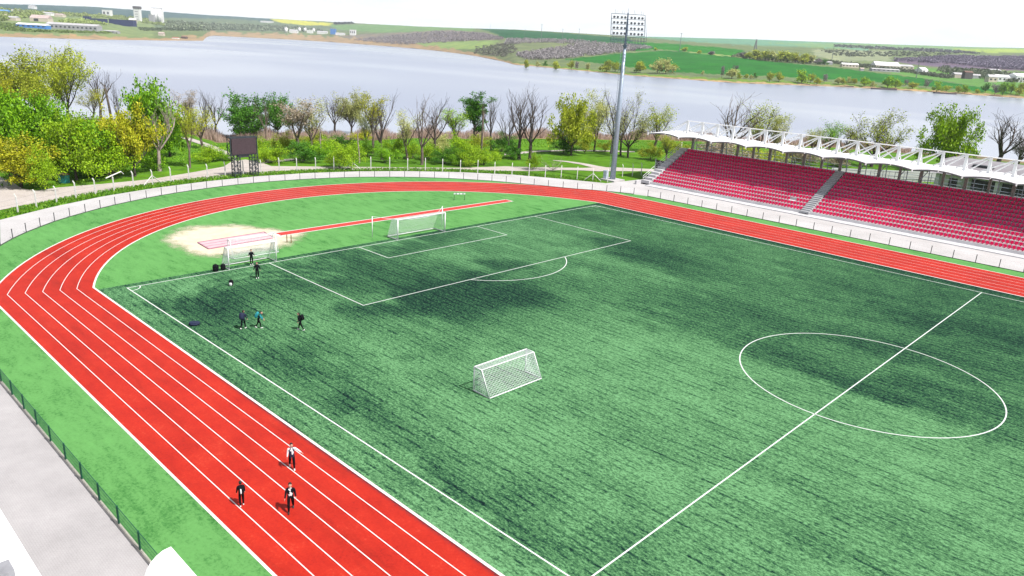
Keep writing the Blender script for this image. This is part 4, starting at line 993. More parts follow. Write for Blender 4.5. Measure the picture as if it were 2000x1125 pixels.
# ================================================================ PEOPLE
SKIN = simple('skin', (0.52, 0.30, 0.22), 0.55, 0.05, 10); HAIR = simple('dark_hair', (0.012, 0.009, 0.008), 0.6, 0.2, 20)
EYE = simple('dark_eye', (0.01, 0.01, 0.012), 0.3); LIP = simple('lips', (0.35, 0.12, 0.11), 0.5)
M_SHOE = simple('white_shoe', (0.62, 0.61, 0.60), 0.6, 0.06, 10); M_SHOEB = simple('black_shoe', (0.02, 0.02, 0.022), 0.6)
M_TROU = simple('black_trousers', (0.006, 0.006, 0.009), 0.9, 0.2, 9, spec=0.06); M_JACK = simple('black_jacket', (0.008, 0.009, 0.014), 0.9, 0.25, 7, spec=0.08); M_TEAL = simple('teal_fabric', (0.012, 0.23, 0.27), 0.7, 0.15, 6)
def person(loc, heading, H, label, legs, arms, top, sleeve, trousers, shoes=M_SHOE, lean=0.0, head=(0, 0), shirt=None, twist=0.0, shoe_sole=True, hood=None):
    """local frame: +y forward, +x the person's right; angles in degrees. legs=((thigh,shank) right,left); arms=((swing,abduct,elbow) right,left)"""
    t = thing('person', loc, label, 'person', 'boys on the sports ground', rz=heading-math.pi/2)
    s = H/1.75
    V, E_, Rd, seg = [], [], [], []
    def add(p, r, par=None, sg=0):
        V.append(Vector(p)); Rd.append(r)
        if par is not None: E_.append((par, len(V)-1)); seg.append(sg)
        return len(V)-1
    ln = R(lean)
    def tor(x, z, y=0.0):   # torso point, leaned about the hips
        h = z-0.93; return (x, y*math.cos(ln)+h*math.sin(ln), 0.93+h*math.cos(ln)-y*math.sin(ln))
    pel = add(tor(0, .93), (.175, .135)); sp_ = add(tor(0, 1.12), (.178, .135), pel, 1); ch = add(tor(0, 1.31), (.195, .142), sp_, 1); nk0 = add(tor(0, 1.44), (.100, .09), ch, 1); nk = add(tor(0, 1.52, .01), (.062, .062), nk0, 0)
    ankles = []
    for sx, (a, b_) in zip((1, -1), legs):
        hip = Vector((sx*.095, 0, .90)); a, b_ = R(a), R(b_)
        kn = hip+Vector((sx*.012, math.sin(a)*.43, -math.cos(a)*.43)); an = kn+Vector((sx*.004, math.sin(b_)*.41, -math.cos(b_)*.41))
        i = add(hip, (.100, .105), pel, 2); k = add(kn, (.074, .078), i, 2); m_ = add(kn.lerp(an, .35), (.066, .07), k, 2); e = add(an, (.050, .052), m_, 2); ankles.append((an, b_))
    hands = []
    for sx, (sw, ab, el) in zip((1, -1), arms):
        sh = Vector(tor(sx*.185, 1.415)); sw, ab, el = R(sw), R(ab), R(el)
        d = Vector((sx*math.sin(ab), math.sin(sw)*math.cos(ab), -math.cos(sw)*math.cos(ab)))
        d2 = Vector((sx*math.sin(ab), math.sin(sw+el)*math.cos(ab), -math.cos(sw+el)*math.cos(ab)))
        e = sh+d*.285; w = e+d2*.245
        i = add(sh, (.078, .080), ch, 3); k = add(e, (.060, .062), i, 3); q = add(w, (.042, .044), k, 3); hands.append((w, d2, sx))
    me = bpy.data.meshes.new('tmp'); me.from_pydata([tuple(v) for v in V], E_, []); ob = bpy.data.objects.new('tmp', me); COL.objects.link(ob)
    sk = ob.modifiers.new('s', 'SKIN'); sk.use_smooth_shade = True; sk.branch_smoothing = 0.4
    for i, r in enumerate(Rd): me.skin_vertices[0].data[i].radius = r; me.skin_vertices[0].data[i].use_root = (i == 0)
    ob.modifiers.new('u', 'SUBSURF').levels = 1
    dg = bpy.context.evaluated_depsgraph_get(); bm_ = bpy.data.meshes.new_from_object(ob.evaluated_get(dg)); bpy.data.objects.remove(ob)
    mb = MB(); mats = [SKIN, top, trousers, sleeve, shirt or top, EYE, LIP]
    vv = [v.co.copy() for v in bm_.vertices]; mb.v = [tuple(v) for v in vv]
    for p in bm_.polygons:
        c = p.center; best, bs = 9, 1
        for (i, j), sg in zip(E_, seg):
            A, B = V[i], V[j]; dv = B-A; q = max(0, min(1, (c-A).dot(dv)/max(dv.length_squared, 1e-9))); dd = (c-(A+dv*q)).length/max(Rd[j][0], .03)
            if dd < best: best, bs = dd, sg
        if shirt is not None and bs == 1 and p.normal.y > .35 and abs(c.x) < .052 and c.z > 1.0: bs = 4
        mb.f.append(tuple(p.vertices)); mb.m.append(bs)
    # hands: palm, four fingers, thumb
    for w, d, sx in hands:
        sd_ = Vector((0, 1, 0)).cross(d); sd_ = sd_.normalized() if sd_.length > .1 else Vector((0, 0, 1)); fw = d.cross(sd_).normalized()
        M_ = Matrix((sd_*1, fw, d)).transposed(); c = w+d*.045
        mb.blob(c, (.018, .040, .052), 1, 8, 5, 0, mat=M_)
        for k, (o, l) in enumerate(((-.030, .062), (-.010, .072), (.011, .068), (.030, .052))):
            b0 = c+fw*o+d*.042; mb.tube([b0, b0+d*l*.5+sd_*.006*sx, b0+d*l*.85+sd_*.022*sx], [.0095, .009, .007], 5, 0)
        b0 = c-fw*.030+d*.0; fwd = -fw if True else fw; mb.tube([b0, b0+fwd*.026+d*.026, b0+fwd*.032+d*.052], [.011, .010, .008], 5, 0)
    # head
    HS = 1.16
    hc = Vector(tor(0, 1.64, .02)); hr = Euler((R(-head[0]), 0, R(head[1]))).to_matrix()*HS
    mb.blob(hc, (.076, .096, .118), .95, 14, 10, 0, mat=hr); mb.blob(hc+hr@Vector((0, .035, -.075)), (.052, .055, .045), 1, 10, 6, 0, mat=hr)
    mb.blob(hc+hr@Vector((0, .100, -.012)), (.014, .022, .026), 1, 6, 5, 0, mat=hr)
    for sx in (-1, 1):
        mb.blob(hc+hr@Vector((sx*.030, .085, .012)), (.013, .010, .008), 1, 6, 4, 5, mat=hr); mb.blob(hc+hr@Vector((sx*.078, -.005, -.01)), (.012, .024, .034), 1, 6, 5, 0, mat=hr)
    mb.blob(hc+hr@Vector((0, .086, -.058)), (.024, .010, .008), 1, 6, 4, 6, mat=hr)
    S = Matrix.Scale(s, 4); mb.v = [tuple(Vector(v)*s) for v in mb.v]
    zmin = min(an.z for an, _ in ankles)-.085
    mb.v = [(v[0], v[1], v[2]-zmin*s) for v in mb.v]
    link('body', mb.mesh('body', mats, True), t)
    g = MB(); g.blob(hc+hr@Vector((0, -.014, .022)), (.086, .100, .112), .95, 14, 10, 0, mat=hr)
    keep = [(f) for f in g.f if all(((hr.transposed()@(Vector(g.v[i])-hc)).z/HS**2 > .040) or ((hr.transposed()@(Vector(g.v[i])-hc)).y/HS**2 < -.025 and (hr.transposed()@(Vector(g.v[i])-hc)).z/HS**2 > -.07) for i in f)]
    g.f = keep; g.m = [0]*len(keep); g.v = [(v[0]*s, v[1]*s, (v[2]-zmin)*s) for v in g.v]; link('hair', g.mesh('hair', HAIR, True), t)
    for an, b_ in ankles:
        g = MB(); rx = Euler((max(-.7, min(.5, b_*.8)), 0, 0)).to_matrix()
        g.blob(an+rx@Vector((0, .055, -.045)), (.046, .135, .042), .75, 12, 7, 0, mat=rx); g.blob(an+rx@Vector((0, -.005, -.005)), (.044, .055, .05), .9, 10, 6, 0, mat=rx)
        g.v = [(v[0]*s, v[1]*s, (v[2]-zmin)*s) for v in g.v]; link('shoe', g.mesh('shoe', shoes, True), t)
    if shirt is not None:   # open jacket: two front flaps
        pass
    if hood:
        g = MB(); c = Vector(tor(0, 1.5, -.09)); g.blob(c, (.11, .07, .07), 1, 10, 6); g.v = [(v[0]*s, v[1]*s, (v[2]-zmin)*s) for v in g.v]; link('hood', g.mesh('hood', hood, True), t)
    t['_s'] = s; del t['_s']
    return t, s, ln
def worn_pack(per, s, ln, mat, label, patch=None, size=1.0, px=0.0, pw=.10):
    loc, hd = per.location, per.rotation_euler.z
    t = thing('backpack', tuple(loc), label, 'bag', None, hd)
    M_ = Euler((-ln, 0, 0)).to_matrix(); piv = Vector((0, 0, .93)); f = lambda p: tuple((piv+M_@(Vector(p)-piv)+Vector((0, 0, .03)))*s)
    def fin(g, nm, m): g.v = [f(v) for v in g.v]; link(nm, g.mesh(nm, m, True), t)
    g = MB(); g.blob((0, -.255, 1.22), (.165*size, .105*size, .245*size), .6, 12, 8); fin(g, 'body', mat)
    g = MB(); g.blob((px, -.33-.03*size, 1.18), (pw*size, .05, .17*size), .6, 10, 6); fin(g, 'pocket', patch or mat)
    for sx in (-1, 1):
        g = MB(); g.tube([(sx*.10, -.15, 1.42), (sx*.11, .0, 1.475), (sx*.115, .155, 1.36), (sx*.125, .14, 1.18), (sx*.15, -.12, 1.04)], .022, 5); fin(g, 'strap', mat)
    return t
camdir = lambda x, y: math.atan2(CP[1]-y, CP[0]-x)
walkR = ((22, 8), (-18, -38)); walkL = ((-18, -38), (22, 8)); stand_ = ((3, 0), (-3, -6))
# three on the track
a, s, ln = person((36.0, -4.55, 0.008), camdir(36, -4.5)+.08, 1.55, 'boy with white sleeves and dark vest walking on the red lanes, one arm out', ((-16, -34), (20, 6)), ((8, 10, 12), (6, 48, 14)), M_NAVY, M_WFAB, M_TROU, shirt=M_WFAB)
a, s, ln = person((39.4, -6.6, 0.008), camdir(39.4, -6.6)-.05, 1.60, 'boy in an open black jacket over a white shirt walking on the red lanes', ((20, 6), (-16, -36)), ((14, 10, 35), (-10, 10, 50)), M_JACK, M_JACK, M_TROU, M_SHOEB, shirt=M_WFAB)
a, s, ln = person((37.4, -8.15, 0.008), camdir(37.4, -8.1)+math.pi+.15, 1.34, 'small boy in black seen from behind, walking nearest the outer lanes', ((6, 2), (-6, -14)), ((4, 8, 20), (4, 8, 20)), M_JACK, M_JACK, M_TROU, lean=8, head=(-22, 0))
worn_pack(a, s, ln, M_BLK, 'black school backpack with a white panel on the small boy on the track', M_WFAB, 1.05, -.055, .045)
# three crossing the pitch by the near corner
cr = math.atan2(_r[1], _r[0])
a, s, ln = person((15.4, 3.2, 0.004), camdir(15.4, 3.2)+math.pi-.55, 1.52, 'boy in dark clothes under a bulky navy backpack, left of the teal one', ((14, 4), (-12, -26)), ((10, 8, 20), (-8, 8, 30)), M_NAVY, M_NAVY, M_TROU, lean=8, head=(-10, 0))
worn_pack(a, s, ln, M_NAVY, 'bulky navy backpack on the leftmost boy crossing the pitch', None, 1.35)
a, s, ln = person((15.95, 4.2, 0.004), cr+.15, 1.46, 'boy bent forward under a bright teal backpack, crossing the pitch', ((26, 8), (-10, -30)), ((24, 6, 30), (8, 6, 40)), M_JACK, M_TEAL, M_TROU, lean=24, head=(-8, 0))
worn_pack(a, s, ln, M_TEAL, 'bright teal backpack on the bent boy crossing the pitch', None, 1.3)
a, s, ln = person((18.4, 6.5, 0.004), cr+math.pi-.1, 1.50, 'boy in black with black backpack walking left across the pitch, alone', ((24, 8), (-18, -34)), ((16, 6, 25), (-10, 6, 30)), M_JACK, M_JACK, M_TROU, lean=12, head=(-14, 0))
worn_pack(a, s, ln, M_BLK, 'black backpack on the boy walking alone across the pitch', None, 1.1)
# two by the goal
a, s, ln = person((4.1, 10.4, 0.004), camdir(4.1, 10.4)+.1, 1.60, 'boy in black tracksuit standing legs apart in front of the goal line', ((8, 2), (-4, -8)), ((4, 16, 12), (-4, 16, 12)), M_JACK, M_JACK, M_TROU)
a, s, ln = person((-0.35, 12.15, 0.0), camdir(0, 12.1)+.05, 1.58, 'boy in black standing as keeper in the mouth of the white goal', ((4, 0), (-6, -10)), ((18, 14, 70), (18, 14, 70)), M_JACK, M_JACK, M_TROU)
# ================================================================ TREES
BARK = simple('grey_bark', (0.17, 0.135, 0.115), 0.95, 0.3, 3, spec=0.1); BARKD = simple('dark_bark', (0.095, 0.078, 0.070), 0.95, 0.3, 3, spec=0.1); BARKP = simple('pale_bark', (0.34, 0.28, 0.25), 0.95, 0.2, 3, spec=0.1)
LEAF = {
 'green': leafmat('leaf_green', (0.15, 0.35, 0.008), var=.65, hue=(0.31, 0.54, 0.016)),
 'deep': leafmat('leaf_deep_green', (0.060, 0.20, 0.014), var=.55, hue=(0.14, 0.33, 0.025)),
 'lime': leafmat('leaf_lime', (0.25, 0.43, 0.010), var=.6, hue=(0.42, 0.60, 0.02)),
 'yellow': leafmat('leaf_yellow', (0.34, 0.37, 0.012), var=.6, hue=(0.54, 0.49, 0.03)),
 'olive': leafmat('leaf_olive', (0.32, 0.385, 0.022), var=.55, hue=(0.50, 0.52, 0.05)),
 'pale': leafmat('leaf_pale', (0.42, 0.44, 0.14), hue=(0.54, 0.54, 0.22)),
 'buff': leafmat('leaf_buff', (0.36, 0.29, 0.21), hue=(0.46, 0.38, 0.28)),
 'grey': leafmat('twig_grey', (0.19, 0.165, 0.165), hue=(0.27, 0.24, 0.24), trans=0.05),
}
def grow(seed, H, kind):
    """returns trunk MB, list of (point, weight) where leaves sit"""
    r = random.Random(seed); g = MB(); tips = []
    P = dict(
        round=dict(th=.13, n1=10, spread=(15, 80), l1=.50, up=.20, r0=.024, lv=3),
        willow=dict(th=.20, n1=7, spread=(10, 46), l1=.55, up=.35, r0=.024, lv=3),
        bare=dict(th=.32, n1=5, spread=(10, 40), l1=.55, up=.85, r0=.024, lv=3),
        poplar=dict(th=.15, n1=9, spread=(6, 18), l1=.55, up=.7, r0=.020, lv=2),
        bush=dict(th=.05, n1=9, spread=(15, 70), l1=.62, up=.15, r0=.014, lv=2),
        spreading=dict(th=.22, n1=8, spread=(30, 68), l1=.58, up=.28, r0=.028, lv=4),
        snag=dict(th=.80, n1=3, spread=(15, 40), l1=.18, up=.4, r0=.022, lv=2),
    )[kind]
    def branch(p, d, L, rad, lv):
        n = 5 if lv < 2 else 3; pts = [p]; q = p.copy(); dd = d.copy()
        for i in range(n):
            dd = (dd+Vector((r.gauss(0, .13), r.gauss(0, .13), r.gauss(0, .07)+P['up']*.16*(1 if lv > 0 else 0)))).normalized(); q = q+dd*(L/n); pts.append(q.copy())
        rr = [max(rad*(1-0.62*i/n), .0011*H) for i in range(n+1)]
        g.tube(pts, rr, 6 if lv == 0 else (5 if lv == 1 else 3), caps=False)
        if lv >= P['lv']: tips.append((pts[-1], 1.0)); tips.append((pts[-2], .8)); return
        if lv >= 1: tips.append((pts[-1], .9))
        m = {1: 6, 2: 5, 3: 5}.get(lv, 4)
        if kind == 'bare' and lv == 3: m = 3
        for j in range(m):
            t_ = .25+.75*(j+r.random()*.6)/m; k = min(n-1, int(t_*n)); s = pts[k].lerp(pts[k+1], t_*n-k if t_*n-k <= 1 else 1)
            ax = Vector((r.gauss(0, 1), r.gauss(0, 1), r.gauss(0, .5))); ax = (ax-dd*ax.dot(dd)).normalized()
            an = R(r.uniform(22, 52)); nd = (dd*math.cos(an)+ax*math.sin(an)+Vector((0, 0, P['up']*.35))).normalized()
            branch(s, nd, L*r.uniform(.38, .60), rr[k]*.55, lv+1)
    th = P['th']*H; lean = Vector((r.gauss(0, .05), r.gauss(0, .05), 1)).normalized()
    pts = [Vector((0, 0, -.15))]; q = Vector((0, 0, 0)); pts.append(q.copy())
    for i in range(4): lean = (lean+Vector((r.gauss(0, .05), r.gauss(0, .05), 0))).normalized(); q = q+lean*(th/4); pts.append(q.copy())
    r0 = P['r0']*H
    g.tube(pts, [r0*1.35, r0*1.15, r0, r0*.92, r0*.85, r0*.78], 7, caps=False)
    a0 = r.random()*6.28
    for j in range(P['n1']):
        a = a0+j*2.4; sp_ = R(r.uniform(*P['spread'])); 
        if j == 0: sp_ = R(6)
        d = Vector((math.cos(a)*math.sin(sp_), math.sin(a)*math.sin(sp_), math.cos(sp_)))
        b0 = pts[-1].lerp(pts[-2], r.random()*.9) if kind != 'poplar' else Vector((0, 0, H*(.08+.5*j/P['n1'])))
        L = P['l1']*H*r.uniform(.55, 1.18)*(1.12 if j == 0 else 1)
        branch(b0, d, L, r0*.5, 1)
    return g, tips
def leaves(tips, seed, n, size, rad, droop=0.0):
    r = random.Random(seed); g = MB()
    W = [w*(r.random()**1.6+.06) for _, w in tips]; pk = r.choices(range(len(tips)), W, k=n)
    dens = {}
    for i in pk:
        p = tips[i][0]; q = p+Vector((r.gauss(0, rad), r.gauss(0, rad), r.gauss(0, rad*.8)-droop*abs(r.gauss(0, rad))))
        if q.z < .1: q.z = .1+r.random()*.3
        s = size*r.uniform(.6, 1.35); a = Vector((r.gauss(0, 1), r.gauss(0, 1), r.gauss(0, .75)-droop)).normalized(); b_ = a.cross(Vector((r.gauss(0, 1), r.gauss(0, 1), r.gauss(0, 1)))).normalized()
        g.quad(q-a*s*.6, q+b_*s*.42, q+a*s*.6, q-b_*s*.42)
    return g
def norm(me_list, H):
    zs = max(v.co.z for m in me_list for v in m.vertices); k = H/zs
    w = []
    for m in me_list:
        for v in m.vertices: v.co *= k
    for v in me_list[-1].vertices: w.append(abs(v.co.x)); w.append(abs(v.co.y))
    w.sort(); return w[int(len(w)*.95)]
PROTO = {}
def proto(name, kind, seed, nleaf, size, rad, bark=BARK, droop=0.0, H=10.0):
    g, tips = grow(seed, H, kind)
    mt = g.mesh(name+'_trunk', bark, True); ms = [mt]
    if nleaf: ms.append(leaves(tips, seed+1, nleaf, size, rad, droop).mesh(name+'_crown', LEAF['green']))
    hw = norm(ms, H); PROTO[name] = (mt, ms[1] if nleaf else None, H, hw)
for i in range(3):
    proto('round%d' % i, 'round', 10+i, 12000, .25, .38, BARKD)
    proto('willow%d' % i, 'willow', 20+i, 9500, .19, .40, BARKD, 0.5)
    proto('sparse%d' % i, 'bare', 30+i, 3200, .16, .36, BARK)
    proto('bush%d' % i, 'bush', 50+i, 5600, .29, .62, BARK)
    proto('spread%d' % i, 'spreading', 60+i, 4200, .18, .36, BARKD)
for i in range(4): proto('bare%d' % i, 'bare', 40+i, 0, 0, 0, (BARK, BARKD, BARKP, BARKD)[i])
proto('poplar0', 'poplar', 70, 8000, .24, .36, BARKD)
proto('snag0', 'snag', 80, 0, 0, 0, BARKP); proto('snag1', 'snag', 83, 0, 0, 0, BARK)
proto('whip0', 'bush', 90, 0, 0, 0, BARKP)
for i in range(3): proto('mini%d' % i, 'round', 100+i, 1500, .70, .55, BARKD)
proto('minisparse', 'spreading', 110, 420, .8, .5, BARK); proto('minibush', 'bush', 112, 700, 1.1, .7, BARK)
MINITRUNK = {}
def plant(name, pr, leaf, u, vb, vt, w, label, cat='tree', group=None, rz=None, tilt=0.0, trunk_mat=None, pos=None):
    mt, mc, H, hw = PROTO[pr]
    p = pos or hit(u, vb); dp = depth(p); h = (vb-vt)*dp/FPX*1.02; wd = w*dp/FPX
    if cat == 'bush' and vb > 240 and vt > 215: h *= 1.12; wd *= 1.15
    t = thing(name, (p.x, p.y, p.z-.05), label, cat, group, rz=rng.random()*6.28 if rz is None else rz)
    sxy = max(0.25, wd/2/hw); t.scale = (sxy, sxy, h/H)
    if tilt: t.rotation_euler = (R(tilt)*math.sin(-YAW), R(tilt)*math.cos(-YAW)*0+R(tilt)*0.7, t.rotation_euler.z)
    o = link('trunk', mt, t)
    if trunk_mat: o.material_slots[0].link = 'OBJECT'; o.material_slots[0].material = trunk_mat
    if mc is not None:
        c = link('crown', mc, t); c.material_slots[0].link = 'OBJECT'; c.material_slots[0].material = LEAF[leaf]
    return t
TREES = [
 # left wood
 ('yellow_willow', 'willow0', 'olive', 132, 240, 82, 92, 'tallest yellow-olive willow with dark trunks at the left, against the lake'),
 ('yellow_willow', 'willow1', 'olive', 40, 235, 94, 96, 'broad thin-leaved olive tree at the left edge behind bright green crowns'),
 ('yellow_willow', 'willow2', 'olive', 82, 245, 118, 62, 'olive-leaved tree between the two tall willows at the far left'),
 ('yellow_willow', 'willow2', 'yellow', 10, 262, 132, 60, 'yellowish tree cut by the left picture edge behind the green maple'),
 ('green_tree', 'round0', 'green', 8, 334, 142, 110, 'big bright green tree cut by the left picture edge'),
 ('green_tree', 'round1', 'green', 62, 326, 170, 92, 'bright green round tree just right of the one at the left edge'),
 ('green_tree', 'round2', 'green', 98, 322, 184, 84, 'dense green tree in front of the tallest willow'),
 ('yellow_tree', 'round1', 'yellow', 42, 366, 252, 84, 'golden-yellow low tree at the bend of the gravel road'),
 ('lime_bush', 'bush0', 'lime', 88, 370, 276, 60, 'lime-green bushy tree behind the teal cabinet'),
 ('lime_bush', 'bush2', 'lime', 20, 352, 250, 66, 'lime-yellow bush at the left edge above the gravel road'),
 ('green_tree', 'round2', 'lime', 150, 352, 214, 96, 'leafy lime-green tree right of the teal cabinet'),
 ('green_tree', 'round1', 'green', 190, 346, 226, 96, 'dense green thicket tree left of the golden tree'),
 ('lime_bush', 'bush0', 'lime', 218, 350, 244, 92, 'lime thicket at the foot of the golden tree'),
 ('yellow_tree', 'round0', 'yellow', 264, 344, 192, 84, 'tall golden-yellow tree left of the pale dead tree'),
 ('green_tree', 'round2', 'green', 300, 318, 152, 98, 'large round bright green tree towering behind the pale dead tree'),
 ('green_tree', 'round1', 'green', 332, 305, 205, 62, 'green lower crown right of the pale dead tree'),
 ('bare_tree', 'bare2', None, 312, 334, 186, 62, 'pale dead tree with thick forked trunk in front of the round green tree'),
 ('bare_tree', 'bare1', None, 196, 234, 133, 46, 'bare forked tree against the lake, right of the tallest willow'),
 ('bare_tree', 'snag1', None, 218, 246, 160, 20, 'thin bare dark trunk, left of two, beside the round green tree'),
 ('bare_tree', 'bare3', None, 231, 248, 155, 26, 'thin bare tree, right of two, touching the round green tree'),
 ('yellow_willow', 'sparse1', 'yellow', 182, 240, 168, 44, 'small yellow tree under the bare forked tree'),
 ('sparse_tree', 'sparse0', 'olive', 371, 328, 205, 38, 'slender tree with reddish young leaves left of the rutted track'),
 ('bare_tree', 'sparse2', 'buff', 366, 262, 174, 44, 'pale twiggy tree beyond the rutted track'),
 ('yellow_willow', 'sparse1', 'yellow', 396, 290, 206, 56, 'small yellow-leaved tree beside the rutted track'),
 ('bare_tree', 'bare3', None, 421, 268, 172, 40, 'tall bare dark tree left of the scoreboard'),
 ('bare_tree', 'bare1', None, 404, 262, 176, 24, 'thin bare tree just left of the tall bare one by the scoreboard'),
 # middle
 ('green_tree', 'round1', 'deep', 485, 272, 176, 68, 'dark green spreading tree directly behind the scoreboard'),
 ('green_tree', 'round2', 'deep', 543, 268, 180, 46, 'dark green tree right of the one behind the scoreboard'),
 ('bare_tree', 'bare0', None, 520, 275, 188, 34, 'bare grey tree between two dark green ones right of the scoreboard'),
 ('sparse_tree', 'sparse0', 'buff', 584, 304, 194, 66, 'pale buff twiggy tree with several stems right of the scoreboard'),
 ('sparse_tree', 'sparse2', 'pale', 608, 298, 190, 58, 'pale tree with yellow tips right of the buff twiggy one'),
 ('snag', 'snag0', None, 626, 306, 250, 9, 'pale broken trunk without a crown right of the buff tree'),
 ('bare_tree', 'bare1', None, 655, 268, 184, 42, 'dark bare tree left of the light yellow-green willow'),
 ('yellow_willow', 'willow1', 'pale', 686, 262, 168, 50, 'light yellow-green tree with dark trunk against the lake'),
 ('yellow_willow', 'sparse0', 'yellow', 728, 300, 183, 46, 'tree with a dense yellow cap left of a tall bare tree'),
 ('snag', 'snag0', None, 702, 318, 252, 9, 'pale bare stump trunk left of the yellow-capped tree'),
 ('bare_tree', 'bare3', None, 746, 312, 178, 54, 'tall leaning bare tree right of the yellow-capped tree'),
 ('sparse_tree', 'sparse1', 'pale', 717, 296, 210, 40, 'thin pale tree behind the stump trunk'),
 ('sparse_tree', 'sparse2', 'pale', 796, 312, 214, 44, 'small pale green tree left of the big two-stemmed bare tree'),
 ('bare_tree', 'bare0', None, 824, 322, 188, 62, 'big bare grey tree with a thick leaning trunk, left of two'),
 ('bare_tree', 'bare3', None, 850, 304, 183, 56, 'big bare tree, right of two with tall upright twigs'),
 ('sparse_tree', 'sparse0', 'lime', 890, 292, 212, 50, 'small fresh green tree left of the dark poplar'),
 ('poplar_tree', 'poplar0', 'deep', 926, 278, 180, 46, 'dark green upright poplar standing alone against the lake'),
 ('snag', 'snag1', None, 938, 320, 202, 18, 'bare pale trunk in front of the dark poplar'),
 ('bare_tree', 'bare1', None, 959, 292, 188, 34, 'slim bare tree right of the dark poplar'),
 ('bare_tree', 'bare3', None, 994, 302, 200, 44, 'small bare dark tree left of the two largest bare trees'),
 ('bare_tree', 'bare1', None, 1014, 312, 172, 60, 'large bare dark tree with upright twigs, left of a pair'),
 ('bare_tree', 'bare3', None, 1034, 314, 168, 66, 'large bare dark tree leaning right, right of a pair'),
 ('green_tree', 'round2', 'olive', 1115, 304, 182, 60, 'broad green-olive tree standing alone left of the floodlight mast'),
 ('yellow_willow', 'willow2', 'pale', 1160, 296, 176, 54, 'tall yellow-tipped willow left of the floodlight mast'),
 ('bare_tree', 'bare3', None, 1193, 300, 172, 46, 'bare dark tree right behind the floodlight mast'),
 ('sparse_tree', 'spread0', 'pale', 1226, 308, 176, 74, 'tall sparse yellow tree right of the floodlight mast'),
 ('bare_tree', 'bare1', None, 1212, 304, 200, 36, 'thin leaning bare tree between the mast and the sparse yellow tree'),
 ('sparse_tree', 'sparse1', 'olive', 1276, 298, 200, 62, 'sparse yellow tree above the left tip of the stand roof'),
 ('sparse_tree', 'sparse0', 'olive', 1300, 318, 262, 34, 'small yellow-green tree beside the stand\'s end stairs'),
 ('bare_tree', 'bare0', None, 1425, 312, 184, 96, 'wide grey bare tree behind the left part of the stand roof'),
 ('yellow_willow', 'sparse1', 'olive', 1478, 312, 198, 70, 'olive-leaved tree right of the wide grey bare tree'),
 ('sparse_tree', 'sparse2', 'pale', 1508, 314, 222, 48, 'pale thin tree next to the olive one behind the stand'),
 ('sparse_tree', 'sparse1', 'green', 1610, 316, 232, 52, 'thin fresh green tree behind the middle of the stand roof'),
 ('sparse_tree', 'sparse0', 'pale', 1582, 316, 250, 36, 'low pale green tree left of the thin fresh green one'),
 ('spreading_tree', 'spread1', 'olive', 1702, 326, 213, 124, 'wide spreading half-bare tree with olive leaves behind the stand'),
 ('bare_tree', 'bare0', None, 1648, 318, 248, 60, 'grey twiggy tree left of the wide spreading one'),
 ('green_tree', 'round2', 'lime', 1842, 338, 202, 76, 'big vivid lime-green tree behind the right end of the stand'),
 ('bare_tree', 'bare1', None, 1942, 338, 218, 84, 'black bare tree with crooked limbs right of the vivid lime tree'),
 ('bare_tree', 'sparse0', 'grey', 1984, 340, 262, 50, 'faint grey twiggy tree at the right picture edge'),
]
for (nm, pr, lf, u, vb, vt, w, lb) in TREES:
    plant(nm, pr, lf, u, vb, vt, w, lb)
